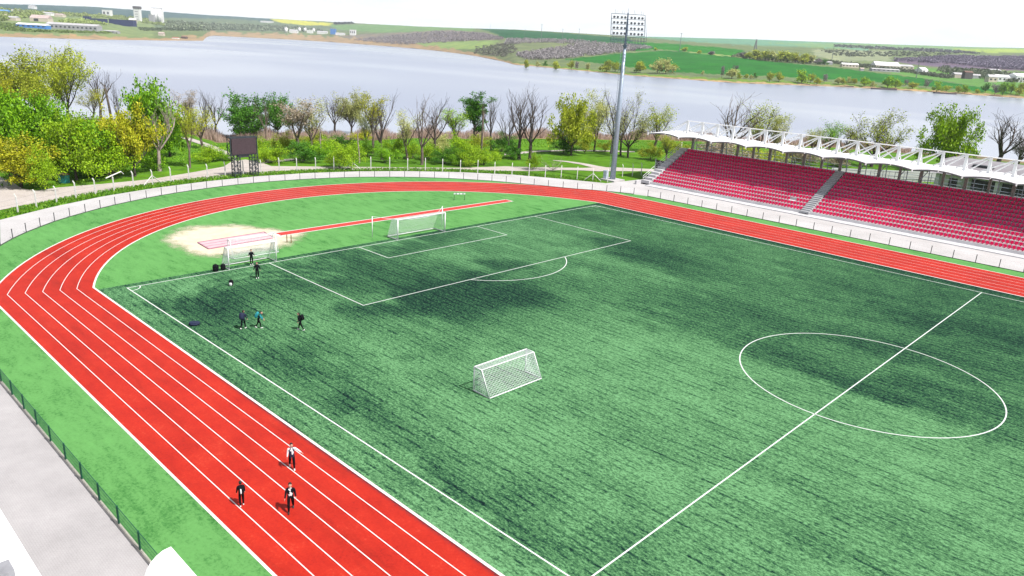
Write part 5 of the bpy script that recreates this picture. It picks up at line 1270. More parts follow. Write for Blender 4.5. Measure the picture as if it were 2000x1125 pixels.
BUSH = [
 ('bush', 'bush1', 'lime', 520, 318, 288, 40, 'lime bush touching the right side of the scoreboard'),
 ('bush', 'bush2', 'green', 620, 312, 276, 50, 'green bush at the foot of the pale broken trunk'),
 ('bush', 'bush0', 'lime', 640, 300, 268, 44, 'lime bush between the broken trunk and the dark bare tree'),
 ('bush', 'bush1', 'lime', 690, 312, 276, 44, 'lime bush left of the bare stump trunk'),
 ('bush', 'bush2', 'green', 752, 318, 282, 40, 'green bush at the foot of the tall leaning bare tree'),
 ('bush', 'bush0', 'lime', 838, 312, 276, 44, 'lime bush between the two big bare trees'),
 ('bush', 'bush1', 'deep', 870, 320, 284, 44, 'green bush right of the second big bare tree'),
 ('bush', 'bush2', 'lime', 945, 322, 286, 40, 'lime bush at the foot of the slim bare tree'),
 ('bush', 'bush0', 'deep', 1000, 310, 276, 40, 'green bush at the foot of the largest bare pair'),
 ('bush', 'bush1', 'lime', 500, 296, 266, 44, 'lime bush behind the scoreboard screen'),
 ('bush', 'bush2', 'olive', 610, 284, 256, 44, 'olive bush behind the pale broken trunk'),
 ('bush', 'bush0', 'olive', 930, 296, 262, 46, 'olive bush at the foot of the dark poplar'),
 ('bush', 'bush2', 'lime', 120, 330, 250, 90, 'lime undergrowth between the dense green tree and the lime tree at the left'),
 ('bush', 'bush1', 'green', 170, 330, 240, 80, 'green undergrowth beneath the yellow tree, left of the golden one'),
 ('bush', 'bush0', 'lime', 408, 316, 284, 52, 'bright lime bush left of the scoreboard in the grass triangle'),
 ('bush', 'bush1', 'green', 436, 314, 292, 34, 'low green bush touching the scoreboard\'s left side'),
 ('bush', 'bush2', 'lime', 540, 318, 280, 54, 'spiky lime-green bush right of the scoreboard'),
 ('bush', 'bush1', 'deep', 590, 316, 276, 58, 'green bush under the buff twiggy tree'),
 ('bush', 'bush0', 'olive', 560, 300, 256, 40, 'yellowish bush behind the spiky lime one'),
 ('bush', 'bush0', 'lime', 663, 330, 276, 52, 'rounded lime sapling bush just behind the braced fence post'),
 ('bush', 'bush1', 'deep', 668, 290, 262, 46, 'green bush left of the light yellow-green willow'),
 ('bush', 'bush2', 'yellow', 708, 276, 250, 40, 'yellow-brown bush at the foot of the light willow'),
 ('bush', 'bush0', 'green', 716, 306, 270, 34, 'green bush between the stump and the yellow-capped tree'),
 ('bush', 'bush2', 'lime', 776, 306, 262, 44, 'lime bush right of the tall leaning bare tree'),
 ('bush', 'bush1', 'lime', 806, 310, 276, 36, 'yellow-lime bush left of the big leaning trunk'),
 ('bush', 'bush0', 'pale', 862, 300, 262, 46, 'olive bush between the two stems of the big bare trees'),
 ('bush', 'bush2', 'lime', 900, 310, 258, 50, 'tall lime bush left of the bare pale trunk'),
 ('bush', 'bush1', 'lime', 920, 324, 284, 46, 'bright lime bush just behind the fence near the bare pale trunk'),
 ('bush', 'bush1', 'green', 892, 322, 290, 40, 'grey-green bush behind the fence left of the bright lime one'),
 ('bush', 'bush0', 'deep', 980, 296, 256, 40, 'green bush right of the slim bare tree'),
 ('bush', 'bush2', 'lime', 962, 312, 292, 34, 'low lime bush in front of the slim bare tree'),
 ('bush', 'bush0', 'lime', 1041, 332, 296, 22, 'small lime sapling beside the road under the leaning bare tree'),
 ('bush', 'whip0', None, 1080, 334, 300, 42, 'grey leafless twiggy bush behind the fence'),
 ('bush', 'bush1', 'deep', 1100, 300, 262, 40, 'dark bush at the left foot of the broad green-olive tree'),
 ('bush', 'bush2', 'olive', 1142, 300, 254, 34, 'green bush right of the broad green-olive tree'),
 ('bush', 'bush2', 'olive', 1182, 296, 272, 24, 'low yellow bush among the reeds by the mast'),
 ('bush', 'bush0', 'olive', 1270, 312, 278, 36, 'yellow-green bush left of the stand gate'),
 ('bush', 'bush1', 'olive', 1325, 300, 276, 40, 'yellow-green bush beside the upper end stairs of the stand'),
 ('bush', 'bush1', 'buff', 1400, 316, 270, 90, 'brownish thicket behind the left columns of the stand'),
 ('bush', 'bush2', 'olive', 1470, 320, 280, 80, 'olive thicket behind the stand columns'),
 ('bush', 'bush0', 'buff', 1550, 322, 280, 80, 'brownish thicket behind the middle stand columns'),
 ('bush', 'bush2', 'buff', 1640, 326, 288, 70, 'buff thicket right of the middle stand columns'),
 ('bush', 'bush2', 'lime', 172, 300, 226, 60, 'lime-green bush under the yellow tree at the left'),
 ('bush', 'bush0', 'green', 140, 300, 220, 60, 'green undergrowth below the tallest willow'),
 ('bush', 'bush1', 'lime', 235, 300, 238, 40, 'lime bush behind the golden-yellow tree'),
 ('bush', 'bush1', 'green', 300, 330, 290, 50, 'dark green bush at the foot of the pale dead tree'),
]
for (nm, pr, lf, u, vb, vt, w, lb) in BUSH:
    plant(nm, pr, lf, u, vb, vt, w, lb, 'bush', 'bushes behind the boundary fence')

# tall dry reeds along the near shore (nobody could count them)
def reeds():
    rs = np.random.RandomState(5); g = MB()
    mr = leafmat('dry_reed', (0.46, 0.33, 0.27), hue=(0.56, 0.44, 0.37), trans=0.2)
    n = 0
    V, F = [], []
    for k in range(26000):
        a = math.atan2(rs.uniform(300, 1750)-1000, FPX); rn = np.interp(a, _azs, T_RN); r = rn+rs.uniform(-14, 7)
        x, y = CP[0]+r*math.cos(AZ0-a), CP[1]+r*math.sin(AZ0-a); z = float(terr(x, y)) if k % 1 == 0 else 0
        if z < WATER-.9: continue
        h = rs.uniform(.9, 2.3)*(1+.35*math.sin(a*90)+.25*math.sin(a*211+1)); w = rs.uniform(.05, .11); th = rs.uniform(0, math.pi); c, s = math.cos(th)*w, math.sin(th)*w; lx, ly = rs.normal(0, .3, 2)
        i = len(V); V += [(x-c, y-s, z), (x+c, y+s, z), (x+lx+c*.3, y+ly+s*.3, z+h), (x+lx-c*.3, y+ly-s*.3, z+h)]; F.append((i, i+1, i+2, i+3))
    me = bpy.data.meshes.new('reeds'); me.from_pydata(V, [], F); me.materials.append(mr); tag(link('reeds', me), kind='stuff')
reeds()
def grass():
    rs = np.random.RandomState(8); V, F = [], []
    mg = leafmat('grass_blade', (0.10, 0.26, 0.015), hue=(0.24, 0.38, 0.03), trans=0.3)
    # rough grass strip between walkway and road, and the meadow behind
    for k in range(30000):
        if k < 15000:
            t_ = rs.uniform(0.03, 0.985); a = near_on(WALK_OUT[2:-1], t_); s = rs.uniform(0.1, 3.4)**1; d = Vector((a[0]-5, a[1]-38)).normalized(); x, y = a[0]+d.x*s, a[1]+d.y*s
        else:
            a = math.atan2(rs.uniform(-80, 1350)-1000, FPX); rb = np.interp(a, _azs, T_RB); r = rb+rs.uniform(2, 40); x, y = CP[0]+r*math.cos(AZ0-a), CP[1]+r*math.sin(AZ0-a)
        z = float(terr(x, y)); h = rs.uniform(.10, .34); w = rs.uniform(.06, .16); th = rs.uniform(0, math.pi); c, s_ = math.cos(th)*w, math.sin(th)*w; lx, ly = rs.normal(0, .12, 2)
        if z < WATER: continue
        i = len(V); V += [(x-c, y-s_, z), (x+c, y+s_, z), (x+lx, y+ly, z+h)]; F.append((i, i+1, i+2))
    me = bpy.data.meshes.new('grass'); me.from_pydata(V, [], F); me.materials.append(mg); tag(link('grass', me), kind='stuff')
grass()
# ================================================================ THE FAR SHORE
ORD = ['first', 'second', 'third', 'fourth', 'fifth', 'sixth', 'seventh', 'eighth', 'ninth', 'tenth', 'eleventh', 'twelfth', 'thirteenth', 'fourteenth', 'fifteenth', 'sixteenth', 'seventeenth', 'eighteenth', 'nineteenth', 'twentieth']
def ordn(i):
    if i < 20: return ORD[i]
    t_ = ('twenty', 'thirty', 'forty', 'fifty', 'sixty')[i//10-1] if False else {2: 'twenty', 3: 'thirty', 4: 'forty', 5: 'fifty', 6: 'sixty'}[(i+1)//10]
    j = (i+1) % 10
    return {2: 'twentieth', 3: 'thirtieth', 4: 'fortieth', 5: 'fiftieth', 6: 'sixtieth'}[(i+1)//10] if j == 0 else t_+'-'+ORD[j-1]
FT = [(1028, 133, 112, 9, 'olive'), (1049, 130, 117, 8, 'pale'), (1065, 129, 118, 7, 'deep'), (1086, 136, 115, 13, 'olive'), (1116, 135, 116, 12, 'olive'), (1127, 136, 120, 8, 'grey'), (1148, 138, 122, 8, 'pale'), (1173, 138, 128, 7, 'olive'), (1184, 140, 117, 19, 'olive'), (1201, 140, 120, 15, 'olive'), (1212, 141, 126, 10, 'deep'), (1242, 141, 128, 8, 'lime'), (1250, 142, 118, 18, 'olive'),
      (1284, 143, 113, 24, 'pale'), (1300, 143, 114, 24, 'pale'), (1314, 141, 124, 14, 'olive'), (1372, 146, 137, 6, 'pale'), (1409, 152, 128, 8, 'grey'), (1429, 153, 133, 20, 'pale'), (1437, 140, 127, 10, 'grey'), (1443, 154, 142, 8, 'olive'), (1457, 154, 144, 8, 'olive'), (1466, 154, 145, 7, 'pale'), (1473, 153, 142, 7, 'deep'), (1503, 160, 140, 11, 'olive'), (1521, 159, 139, 16, 'olive'), (1565, 162, 136, 21, 'lime'), (1583, 161, 143, 13, 'olive'), (1595, 165, 150, 12, 'yellow'), (1609, 162, 144, 10, 'grey'),
      (1637, 164, 150, 14, 'pale'), (1646, 165, 151, 11, 'olive'), (1656, 164, 149, 10, 'pale'), (1668, 165, 152, 9, 'yellow'), (1687, 168, 149, 20, 'lime'), (1704, 169, 158, 8, 'pale'), (1733, 172, 147, 19, 'green'), (1748, 172, 152, 17, 'lime'), (1768, 167, 155, 10, 'grey'), (1782, 173, 160, 14, 'yellow'), (1808, 172, 154, 12, 'grey'), (1829, 179, 158, 16, 'lime'), (1848, 178, 166, 12, 'olive'), (1871, 181, 166, 14, 'olive'), (1884, 182, 165, 12, 'lime'), (1908, 183, 173, 8, 'olive'), (1924, 180, 160, 14, 'deep'), (1942, 186, 163, 14, 'grey'), (1958, 186, 158, 16, 'green'), (1974, 183, 159, 16, 'lime'), (1990, 186, 160, 16, 'olive')]
LOOK = dict(olive='olive-green', pale='pale green', deep='dark green', grey='grey half-bare', lime='fresh lime-green', yellow='yellow', green='green')
for i, (u, vb, vt, w, lf) in enumerate(FT):
    sz = 'tiny' if (vb-vt) < 12 else ('tall' if vb-vt > 22 else 'small')
    plant('shore_tree', 'minisparse' if lf == 'grey' else 'mini%d' % (i % 3), lf, u, vb+.6, vt, w, '%s %s tree on the far shore meadow, %s tree from the left' % (sz, LOOK[lf], ordn(i)), 'tree', 'trees along the far shore')
FB = [(1336, 100.5, 92, 11, 'olive', 'rounded olive tree alone on the green field right of the mast'), (1365, 105, 98, 8, 'olive', 'small olive bush on the field path, middle of three'), (1388, 107.5, 100, 11, 'grey', 'grey bush on the field path, right of three'), (1281, 99, 93, 6, 'olive', 'tiny bush at the tip of the grey wood right of the mast')]
for (u, vb, vt, w, lf, lb) in FB: plant('field_bush', 'minibush', lf, u, vb, vt, w, lb, 'bush')
HT = [(1452, 114, 101, 16, 'grey'), (1464, 116, 100, 18, 'olive'), (1478, 117, 97, 22, 'olive'), (1494, 119, 98, 22, 'olive'), (1508, 120, 98, 22, 'pale'), (1523, 121, 99, 22, 'olive'), (1538, 122, 100, 22, 'olive'), (1553, 123, 102, 20, 'yellow'), (1568, 124, 104, 20, 'olive'), (1582, 124, 106, 18, 'pale'), (1597, 126, 113, 14, 'grey'), (1610, 127, 116, 14, 'deep')]
for i, (u, vb, vt, w, lf) in enumerate(HT): plant('field_tree', 'mini%d' % (i % 3), lf, u, vb, vt, w, '%s tree in the row along the upper field edge, %s from its left end' % (LOOK[lf], ordn(i)), 'tree', 'tree row at the field edge')

# woods that read as one mass: many small crowns in one object each
def wood(name, poly, n, h, w, c, seed, hue, tall=1.0, gap=None):
    rs = np.random.RandomState(seed); n = int(n*2.3); us_ = [p[0] for p in poly]; vs_ = [p[1] for p in poly]; V, F = [], []
    mt = leafmat(name+'_twigs', c, hue=hue, trans=0.1)
    k = tries = 0
    while k < n and tries < n*30:
        tries += 1
        u, v = rs.uniform(min(us_), max(us_)), rs.uniform(min(vs_), max(vs_))
        if not inpoly(np.array([u]), np.array([v]), poly)[0]: continue
        p = hit(u, v); k += 1; hh = h*rs.uniform(.55, 1.0); ww = w*rs.uniform(.6, 1.3)
        for q in range(20):
            zz = rs.uniform(.15, 1)**.8; rr = ww*.5*math.sqrt(max(0.05, 1-(2*zz-1.05)**2)); a = rs.uniform(0, 6.28); rad = rr*math.sqrt(rs.uniform(.1, 1))
            c_ = np.array([p.x+rad*math.cos(a), p.y+rad*math.sin(a), p.z+hh*zz]); s = ww*rs.uniform(.11, .24); A = rs.normal(0, 1, 3); A[2] += .6; A /= np.linalg.norm(A); B = np.cross(A, rs.normal(0, 1, 3)); B /= np.linalg.norm(B)
            i = len(V); V += [tuple(c_-A*s), tuple(c_+B*s*.7), tuple(c_+A*s), tuple(c_-B*s*.7)]; F.append((i, i+1, i+2, i+3))
    me = bpy.data.meshes.new(name); me.from_pydata(V, [], F); me.materials.append(mt); tag(link(name, me), kind='stuff')
GW, GH = (0.26, 0.235, 0.245), (0.34, 0.31, 0.31)
wood('bare_wood', [(1005, 108), (1030, 118), (1090, 116), (1120, 113), (1200, 104), (1275, 95), (1250, 90), (1190, 88), (1130, 80), (1050, 78), (990, 77), (985, 88), (1060, 84), (1130, 87), (1090, 96), (1040, 103)], 950, 8, 7, GW, 1, GH)
wood('bare_wood', [(690, 79), (760, 71), (850, 62), (940, 66), (985, 77), (920, 80), (860, 84), (780, 88), (740, 84)], 700, 9, 10, (0.25, 0.22, 0.23), 2, (0.32, 0.28, 0.28))
wood('bare_wood', [(1740, 119), (1850, 111), (2010, 113), (2010, 138), (1940, 134), (1860, 126), (1790, 122)], 700, 8, 10, (0.20, 0.17, 0.235), 3, (0.26, 0.22, 0.29))
wood('bare_wood', [(1625, 88), (1740, 93), (1840, 97), (1920, 105), (1900, 106), (1800, 101), (1700, 96), (1630, 92)], 120, 6, 12, (0.15, 0.15, 0.18), 4, (0.2, 0.2, 0.22))
wood('scrub', [(930, 92), (1000, 84), (1010, 100), (985, 112), (925, 106)], 140, 4, 7, (0.13, 0.13, 0.10), 5, (0.2, 0.2, 0.15))
wood('scrub', [(1600, 98), (1860, 104), (1840, 110), (1640, 112)], 130, 4, 8, (0.10, 0.115, 0.085), 6, (0.15, 0.17, 0.12))
wood('town_trees', [(-20, 16), (60, 22), (160, 28), (250, 33), (330, 42), (330, 54), (250, 40), (160, 33), (90, 30), (-20, 44)], 330, 10, 17, (0.24, 0.31, 0.09), 7, (0.36, 0.42, 0.14))
wood('town_trees', [(320, 44), (420, 48), (540, 52), (640, 60), (620, 62), (480, 60), (330, 58)], 260, 14, 30, (0.15, 0.19, 0.115), 8, (0.22, 0.25, 0.16))
wood('hedge', [(1590, 122), (1640, 126), (1700, 134), (1760, 141), (1800, 147), (1860, 155), (1860, 151), (1800, 143), (1740, 134), (1650, 124), (1600, 119)], 260, 5, 7, (0.11, 0.13, 0.085), 9, (0.18, 0.21, 0.12))
wood('hedge', [(1840, 132), (1920, 140), (1990, 148), (2010, 162), (1960, 160), (1880, 150), (1830, 142)], 190, 7, 9, (0.12, 0.15, 0.085), 10, (0.20, 0.22, 0.14))
wood('town_trees', [(105, 44), (160, 40), (215, 50), (170, 47), (110, 46)], 40, 9, 14, (0.24, 0.31, 0.09), 21, (0.36, 0.42, 0.14))
wood('hedge', [(1430, 112), (1500, 119), (1600, 125), (1600, 121), (1500, 115), (1440, 107)], 120, 5, 7, (0.12, 0.14, 0.08), 13, (0.2, 0.22, 0.12))
wood('shore_scrub', [(-20, 58), (36, 62), (100, 64), (230, 66), (215, 63), (120, 62), (50, 60), (30, 48), (-20, 44)], 130, 4, 8, (0.14, 0.21, 0.05), 11, (0.2, 0.27, 0.08))
wood('shore_scrub', [(270, 56), (330, 56), (430, 57), (420, 60), (320, 60), (280, 60)], 120, 6, 14, (0.11, 0.15, 0.075), 12, (0.15, 0.19, 0.1))
# ridge-line copses
wood('copse', [(652, 46.5), (690, 45.5), (690, 47), (655, 48)], 30, 14, 22, (0.05, 0.06, 0.07), 14, (0.08, 0.09, 0.1))

# ---- buildings
WALLS = dict(white=simple('white_wall', (0.70, 0.70, 0.69), 0.8, .06, .1), cream=simple('cream_wall', (0.55, 0.48, 0.40), 0.85, .08, .1), grey=simple('grey_wall', (0.34, 0.34, 0.36), 0.85, .1, .1), blue=simple('blue_wall', (0.05, 0.20, 0.55), 0.6, .1, .1), navy=simple('navy_wall', (0.010, 0.022, 0.105), 0.6, .1, .1), dark=simple('dark_stone', (0.10, 0.085, 0.09), 0.9, .15, .2))
ROOFS = dict(white=simple('white_roof', (0.72, 0.72, 0.72), 0.6, .05, .1), grey=simple('grey_roof', (0.42, 0.41, 0.42), 0.8, .1, .1), pink=simple('pinkish_roof', (0.46, 0.36, 0.34), 0.8, .1, .1), brown=simple('brown_roof', (0.16, 0.09, 0.07), 0.8, .1, .1), blue=simple('blue_roof', (0.12, 0.30, 0.60), 0.6, .1, .1), navy=simple('navy_roof', (0.03, 0.045, 0.12), 0.6, .1, .1), red=simple('red_roof', (0.36, 0.12, 0.08), 0.8, .1, .1))
WIN = simple('window_dark', (0.03, 0.035, 0.045), 0.3)
def building(u0, u1, vb, vt, wall, roof, label, cat='building', gable=0.35, name='house', dep=0.8, wins=0, door=False, yaw=0.0, group=None):
    p = hit((u0+u1)/2, vb); dp = depth(p); W = (u1-u0)*dp/FPX; Ht = (vb-vt)*dp/FPX; D = max(5, min(W*dep, 26))
    rz = math.atan2(_r[1], _r[0])+yaw
    t = thing(name, (p.x, p.y, p.z), label, cat, group, rz=rz)
    hw = Ht*(1-gable); x, y = W/2, D/2
    g = MB(); g.hexa([(-x, -y, -1.5), (x, -y, -1.5), (x, y, -1.5), (-x, y, -1.5), (-x, -y, hw), (x, -y, hw), (x, y, hw), (-x, y, hw)]); link('wall', g.mesh('wall', WALLS[wall]), t)
    g = MB(); e = 0.4
    if gable > 0.05:
        a, b_, c, d = (-x-e, -y-e, hw+.02), (x+e, -y-e, hw+.02), (x+e, y+e, hw+.02), (-x-e, y+e, hw+.02); r1, r2 = (-x-e, 0, Ht), (x+e, 0, Ht)
        g.quad(a, b_, r2, r1); g.quad(c, d, r1, r2); g.poly([d, a, r1]); g.poly([b_, c, r2]); g.quad(d, c, b_, a)
    else: g.box((0, 0, hw+.3), (W+.8, D+.8, .6))
    rf = link('roof', g.mesh('roof', ROOFS[roof]), t)
    for k in range(wins):
        xx = -x+W*(k+.5)/wins; g = MB(); g.box((xx, -y-.06, hw*.55), (W/wins*.45, .12, hw*.35)); link('window', g.mesh('window', WIN), t)
    if door: g = MB(); g.box((-x*.3, -y-.08, hw*.4), (max(1.2, W*.25), .14, hw*.8)); link('door', g.mesh('door', WIN), t)
    return t
building(37, 95, 54.5, 46, 'blue', 'white', 'long shed with bright blue wall by the far left shore', name='shed', wins=6, dep=.3)
building(96, 195, 58.5, 46, 'grey', 'grey', 'long low grey building right of the blue shed', name='shed', wins=12, dep=.2, gable=.3)
building(64, 99, 42, 30, 'cream', 'pink', 'wide pinkish-roofed building with dark arched gate above the blue shed', name='shed', door=True, gable=.5)
building(0, 18, 26.5, 19.5, 'blue', 'blue', 'blue-roofed house at the left picture edge')
building(164, 177, 38.5, 32.5, 'navy', 'navy', 'small navy block at the left end of the dark hall', name='hall', gable=0, dep=.5)
building(176, 208, 43, 37, 'navy', 'navy', 'low navy hall in the middle of the dark works', name='hall', gable=0, dep=.3)
building(217, 264, 50, 39, 'navy', 'navy', 'long dark navy hall left of the white towers', name='hall', gable=0.05, dep=.3)
building(203, 218, 33, 20.5, 'white', 'white', 'white block above the navy hall', name='hall', gable=0, wins=2)
building(254, 266, 45, 36, 'cream', 'white', 'small pale house left of the first tower')
building(18, 36, 40, 32, 'cream', 'grey', 'pale house near the left picture edge')
building(84, 104, 30, 24, 'white', 'grey', 'pale house up the slope above the pinkish building')
building(110, 126, 33, 27, 'cream', 'pink', 'cream house with pink roof right of the pinkish building')
building(58, 70, 17, 11, 'white', 'grey', 'tiny white building on the left skyline')
building(24, 38, 24, 19, 'white', 'grey', 'small white house high on the left slope')
building(0, 14, 34, 28, 'white', 'pink', 'white house below the blue-roofed one')
building(205, 230, 64, 59.5, 'grey', 'grey', 'low grey shed near the reed shore', name='shed', wins=3)
building(311, 321, 70, 63, 'cream', 'pink', 'cream hut on the reed spit')
building(355, 365, 75.5, 71, 'dark', 'brown', 'dark hut at the tip of the reed spit', name='hut')
building(338, 349, 76, 72.5, 'white', 'red', 'white hut with red roof on the reed spit', name='hut')
def tower(u0, u1, vb, vt, label, cap):
    p = hit((u0+u1)/2, vb); dp = depth(p); W = (u1-u0)*dp/FPX; Ht = (vb-vt)*dp/FPX
    t = thing('silo_tower', (p.x, p.y, p.z), label, 'tower', 'grain towers', rz=math.atan2(_r[1], _r[0]))
    g = MB(); g.box((0, 0, Ht*.42), (W*.9, W*.7, Ht*.9)); link('shaft', g.mesh('shaft', WALLS['white']), t)
    if cap:
        g = MB(); g.box((0, 0, Ht*.93), (W*1.0, W*.8, Ht*.17)); link('head', g.mesh('head', WALLS['dark']), t)
        for k in range(4): g = MB(); g.box((0, -W*.36, Ht*(.15+.17*k)), (W*.5, .4, Ht*.05)); link('window', g.mesh('window', WALLS['grey']), t)
    else:
        for s in (-.28, 0, .28):
            g = MB(); g.tube([(W*s, -W*.28, 0), (W*s, -W*.28, Ht*.93)], W*.19, 12); link('silo', g.mesh('silo', WALLS['white'], True), t)
        g = MB(); g.box((0, 0, Ht*.95), (W*.85, W*.4, Ht*.07)); link('head_house', g.mesh('head_house', WALLS['grey']), t)
        g = MB(); g.bar((W*.45, 0, Ht*.9), (W*.52, 0, 0), W*.06); link('elevator_leg', g.mesh('elevator_leg', WALLS['white']), t)
tower(264, 276.5, 42, 14.5, 'slender pale tower with a dark head on the left skyline', True)
tower(298, 319, 46, 17, 'broad white silo block right of the dark-headed tower', False)
building(293, 302, 45, 30, 'grey', 'grey', 'grey annex at the left side of the white silo block', name='annex', gable=0)
TK = [(559, 64, 53, 6), (585, 62, 53.5, 5), (596, 62, 54, 5), (613, 63, 55.5, 5)]
for i, (u, vb, vt, w) in enumerate(TK):
    p = hit(u, vb); dp = depth(p); r_ = w*dp/FPX/2; h = (vb-vt)*dp/FPX
    t = thing('storage_tank', (p.x, p.y, p.z), 'round white storage tank in the far works, %s from the left' % ordn(i), 'tank', 'white tanks of the far works')
    g = MB(); g.tube([(0, 0, -2), (0, 0, h*.85)], r_, 14); link('shell', g.mesh('shell', WALLS['white'], True), t)
    g = MB(); g.tube([(0, 0, h*.85), (0, 0, h)], [r_*1.02, r_*.15], 14); link('roof', g.mesh('roof', ROOFS['grey'], True), t)
building(566, 582, 64.5, 58, 'white', 'grey', 'white shed between the first two storage tanks', name='shed')
building(600, 611, 65, 59, 'white', 'white', 'small white shed below the last storage tanks', name='shed', gable=0)
building(646, 656, 67, 57, 'blue', 'white', 'blue-sided white block in the far works', name='hall', gable=0)
building(620, 640, 66.5, 61, 'white', 'grey', 'long white shed left of the blue-sided block', name='shed')
building(656, 674, 69, 64.5, 'white', 'grey', 'low white shed right of the blue-sided block', name='shed')
building(684, 695, 69, 59, 'white', 'white', 'white block standing apart at the right of the far works', name='hall', gable=0, wins=3)
building(510, 534, 44.5, 41.5, 'white', 'grey', 'faint white building below the rapeseed field', name='shed', dep=.3)
# right-hand farm and village
building(1642, 1674, 131.5, 123.5, 'cream', 'white', 'long white-roofed farm shed, left of the big barn', name='barn', wins=5, dep=.35)
building(1704, 1752, 134, 121.5, 'cream', 'white', 'biggest white-roofed barn on the far farm', name='barn', wins=7, dep=.5, gable=.55)
building(1752, 1779, 135.5, 126.5, 'cream', 'grey', 'barn with pale grey roof right of the biggest barn', name='barn', wins=3)
building(1700, 1754, 139.5, 134, 'grey', 'grey', 'low grey shed in front of the biggest barn', name='shed', wins=6, dep=.25)
building(1789, 1808, 144, 132, 'white', 'white', 'white gabled house with dark door right of the farm barns', door=True, gable=.4, yaw=.5)
building(1597, 1622, 125, 119.5, 'grey', 'grey', 'low grey building at the right end of the tree row', name='shed')
building(1570, 1590, 122, 117, 'cream', 'grey', 'small pale house among the trees of the row')
building(1679, 1686, 138, 132.5, 'grey', 'pink', 'small pink-roofed hut left of the low grey shed', name='hut')
building(1880, 1895, 154, 139, 'dark', 'brown', 'dark ruined house right of the white gabled one', gable=.2)
building(1860, 1878, 152, 142, 'cream', 'grey', 'grey-roofed house left of the dark ruined one')
building(1896, 1912, 153, 145, 'grey', 'grey', 'grey house right of the dark ruined one')
building(1930, 1950, 142, 135, 'white', 'grey', 'small white house above the village')
building(1926, 1943, 160, 146, 'cream', 'grey', 'cream house left of the long white roof', wins=2)
building(1940, 1973, 159, 146.5, 'white', 'white', 'long white-roofed building in the village', name='barn', wins=4)
building(1974, 2012, 160, 144, 'white', 'white', 'white-roofed building at the right picture edge', name='barn', wins=4)
building(1968, 1990, 149, 143, 'cream', 'pink', 'pinkish roof house behind the right-edge building')
# ---- poles and pylons
def pole(u, vb, vt, label, kind=0):
    p = hit(u, vb); dp = depth(p); h = (vb-vt)*dp/FPX; t = thing('power_pole' if not kind else 'pylon', (p.x, p.y, p.z), label, 'pole' if not kind else 'pylon', 'power line poles', rz=math.atan2(_r[1], _r[0]))
    g = MB()
    if kind:
        w = h*.11
        for sx in (-1, 1):
            for sy in (-1, 1): g.bar((sx*w, sy*w, 0), (sx*w*.15, sy*w*.15, h), h*.032)
        for k in range(6):
            z0, z1 = h*k/6, h*(k+1)/6; w0, w1 = w*(1-.85*k/6), w*(1-.85*(k+1)/6)
            g.bar((-w0, -w0, z0), (w1, -w1, z1), h*.02); g.bar((w0, -w0, z0), (-w1, -w1, z1), h*.02)
    else: g.tube([(0, 0, -1), (0, 0, h)], [h*.018, h*.013], 6)
    link('shaft', g.mesh('shaft', simple('pole_grey', (0.20, 0.21, 0.22), .7) if not bpy.data.materials.get('pole_grey') else bpy.data.materials['pole_grey']), t)
    for zz in ((.95,) if not kind else (.72, .86)):
        g = MB(); g.bar((-h*.10, 0, h*zz), (h*.10, 0, h*zz), h*.012); link('crossarm', g.mesh('crossarm', bpy.data.materials['pole_grey']), t)
for i, (u, vb, vt) in enumerate(((921, 58, 51.5), (957, 61, 48.5), (1025, 75, 58), (1057, 75, 48.5), (1098, 79, 57), (1130, 79, 57), (1212, 85, 72), (1327, 101, 66), (1624, 121, 90), (1789, 153, 112), (678, 66, 56), (628, 62, 52))):
    pole(u, vb, vt, 'thin grey power pole on the far hills, %s' % ('leftmost beside the copse', 'second along the ridge', 'left of the dark green field', 'tall one on the dark green field', 'third on the dark green field', 'fourth on the dark green field', 'half behind the floodlight mast', 'beside the field path', 'above the farm sheds', 'tall one left of the white gabled house', 'beside the white block of the works', 'inside the far works')[[10, 11, 2, 3, 4, 5, 6, 7, 8, 9, 0, 1][i] if False else i])
pole(1474, 104, 78, 'lattice pylon above the tree row at the field edge', 1)
# ---- dark wooden jetties at the far waterline
for i, (u0, u1, v, lb) in enumerate(((1500, 1518, 161.8, 'short dark jetty under the first shore trees'), (1555, 1581, 165.5, 'dark jetty under the lime tree of the far shore'), (1648, 1666, 169.8, 'short dark jetty left of the longest one'), (1702, 1750, 173.8, 'longest dark jetty on the far shore'), (1824, 1866, 182.2, 'dark jetty nearest the right end of the far shore'), (1320, 1376, 151.0, 'low dark jetty right of the floodlight mast'))):
    a, b_ = at(u0, v, WATER), at(u1, v+(u1-u0)*.055, WATER); t = thing('jetty', (a.x, a.y, WATER), lb, 'jetty')
    g = MB(); g.bar(a+Vector((0, 0, .9)), b_+Vector((0, 0, .9)), 5.0, 1.6); g.build('deck', WALLS['dark'], t)
    for s in np.linspace(0, 1, 6): q = a.lerp(b_, s); g = MB(); g.tube([q+Vector((0, 0, -1.5)), q+Vector((0, 0, 1.2))], .25, 5); g.build('pile', WALLS['dark'], t)
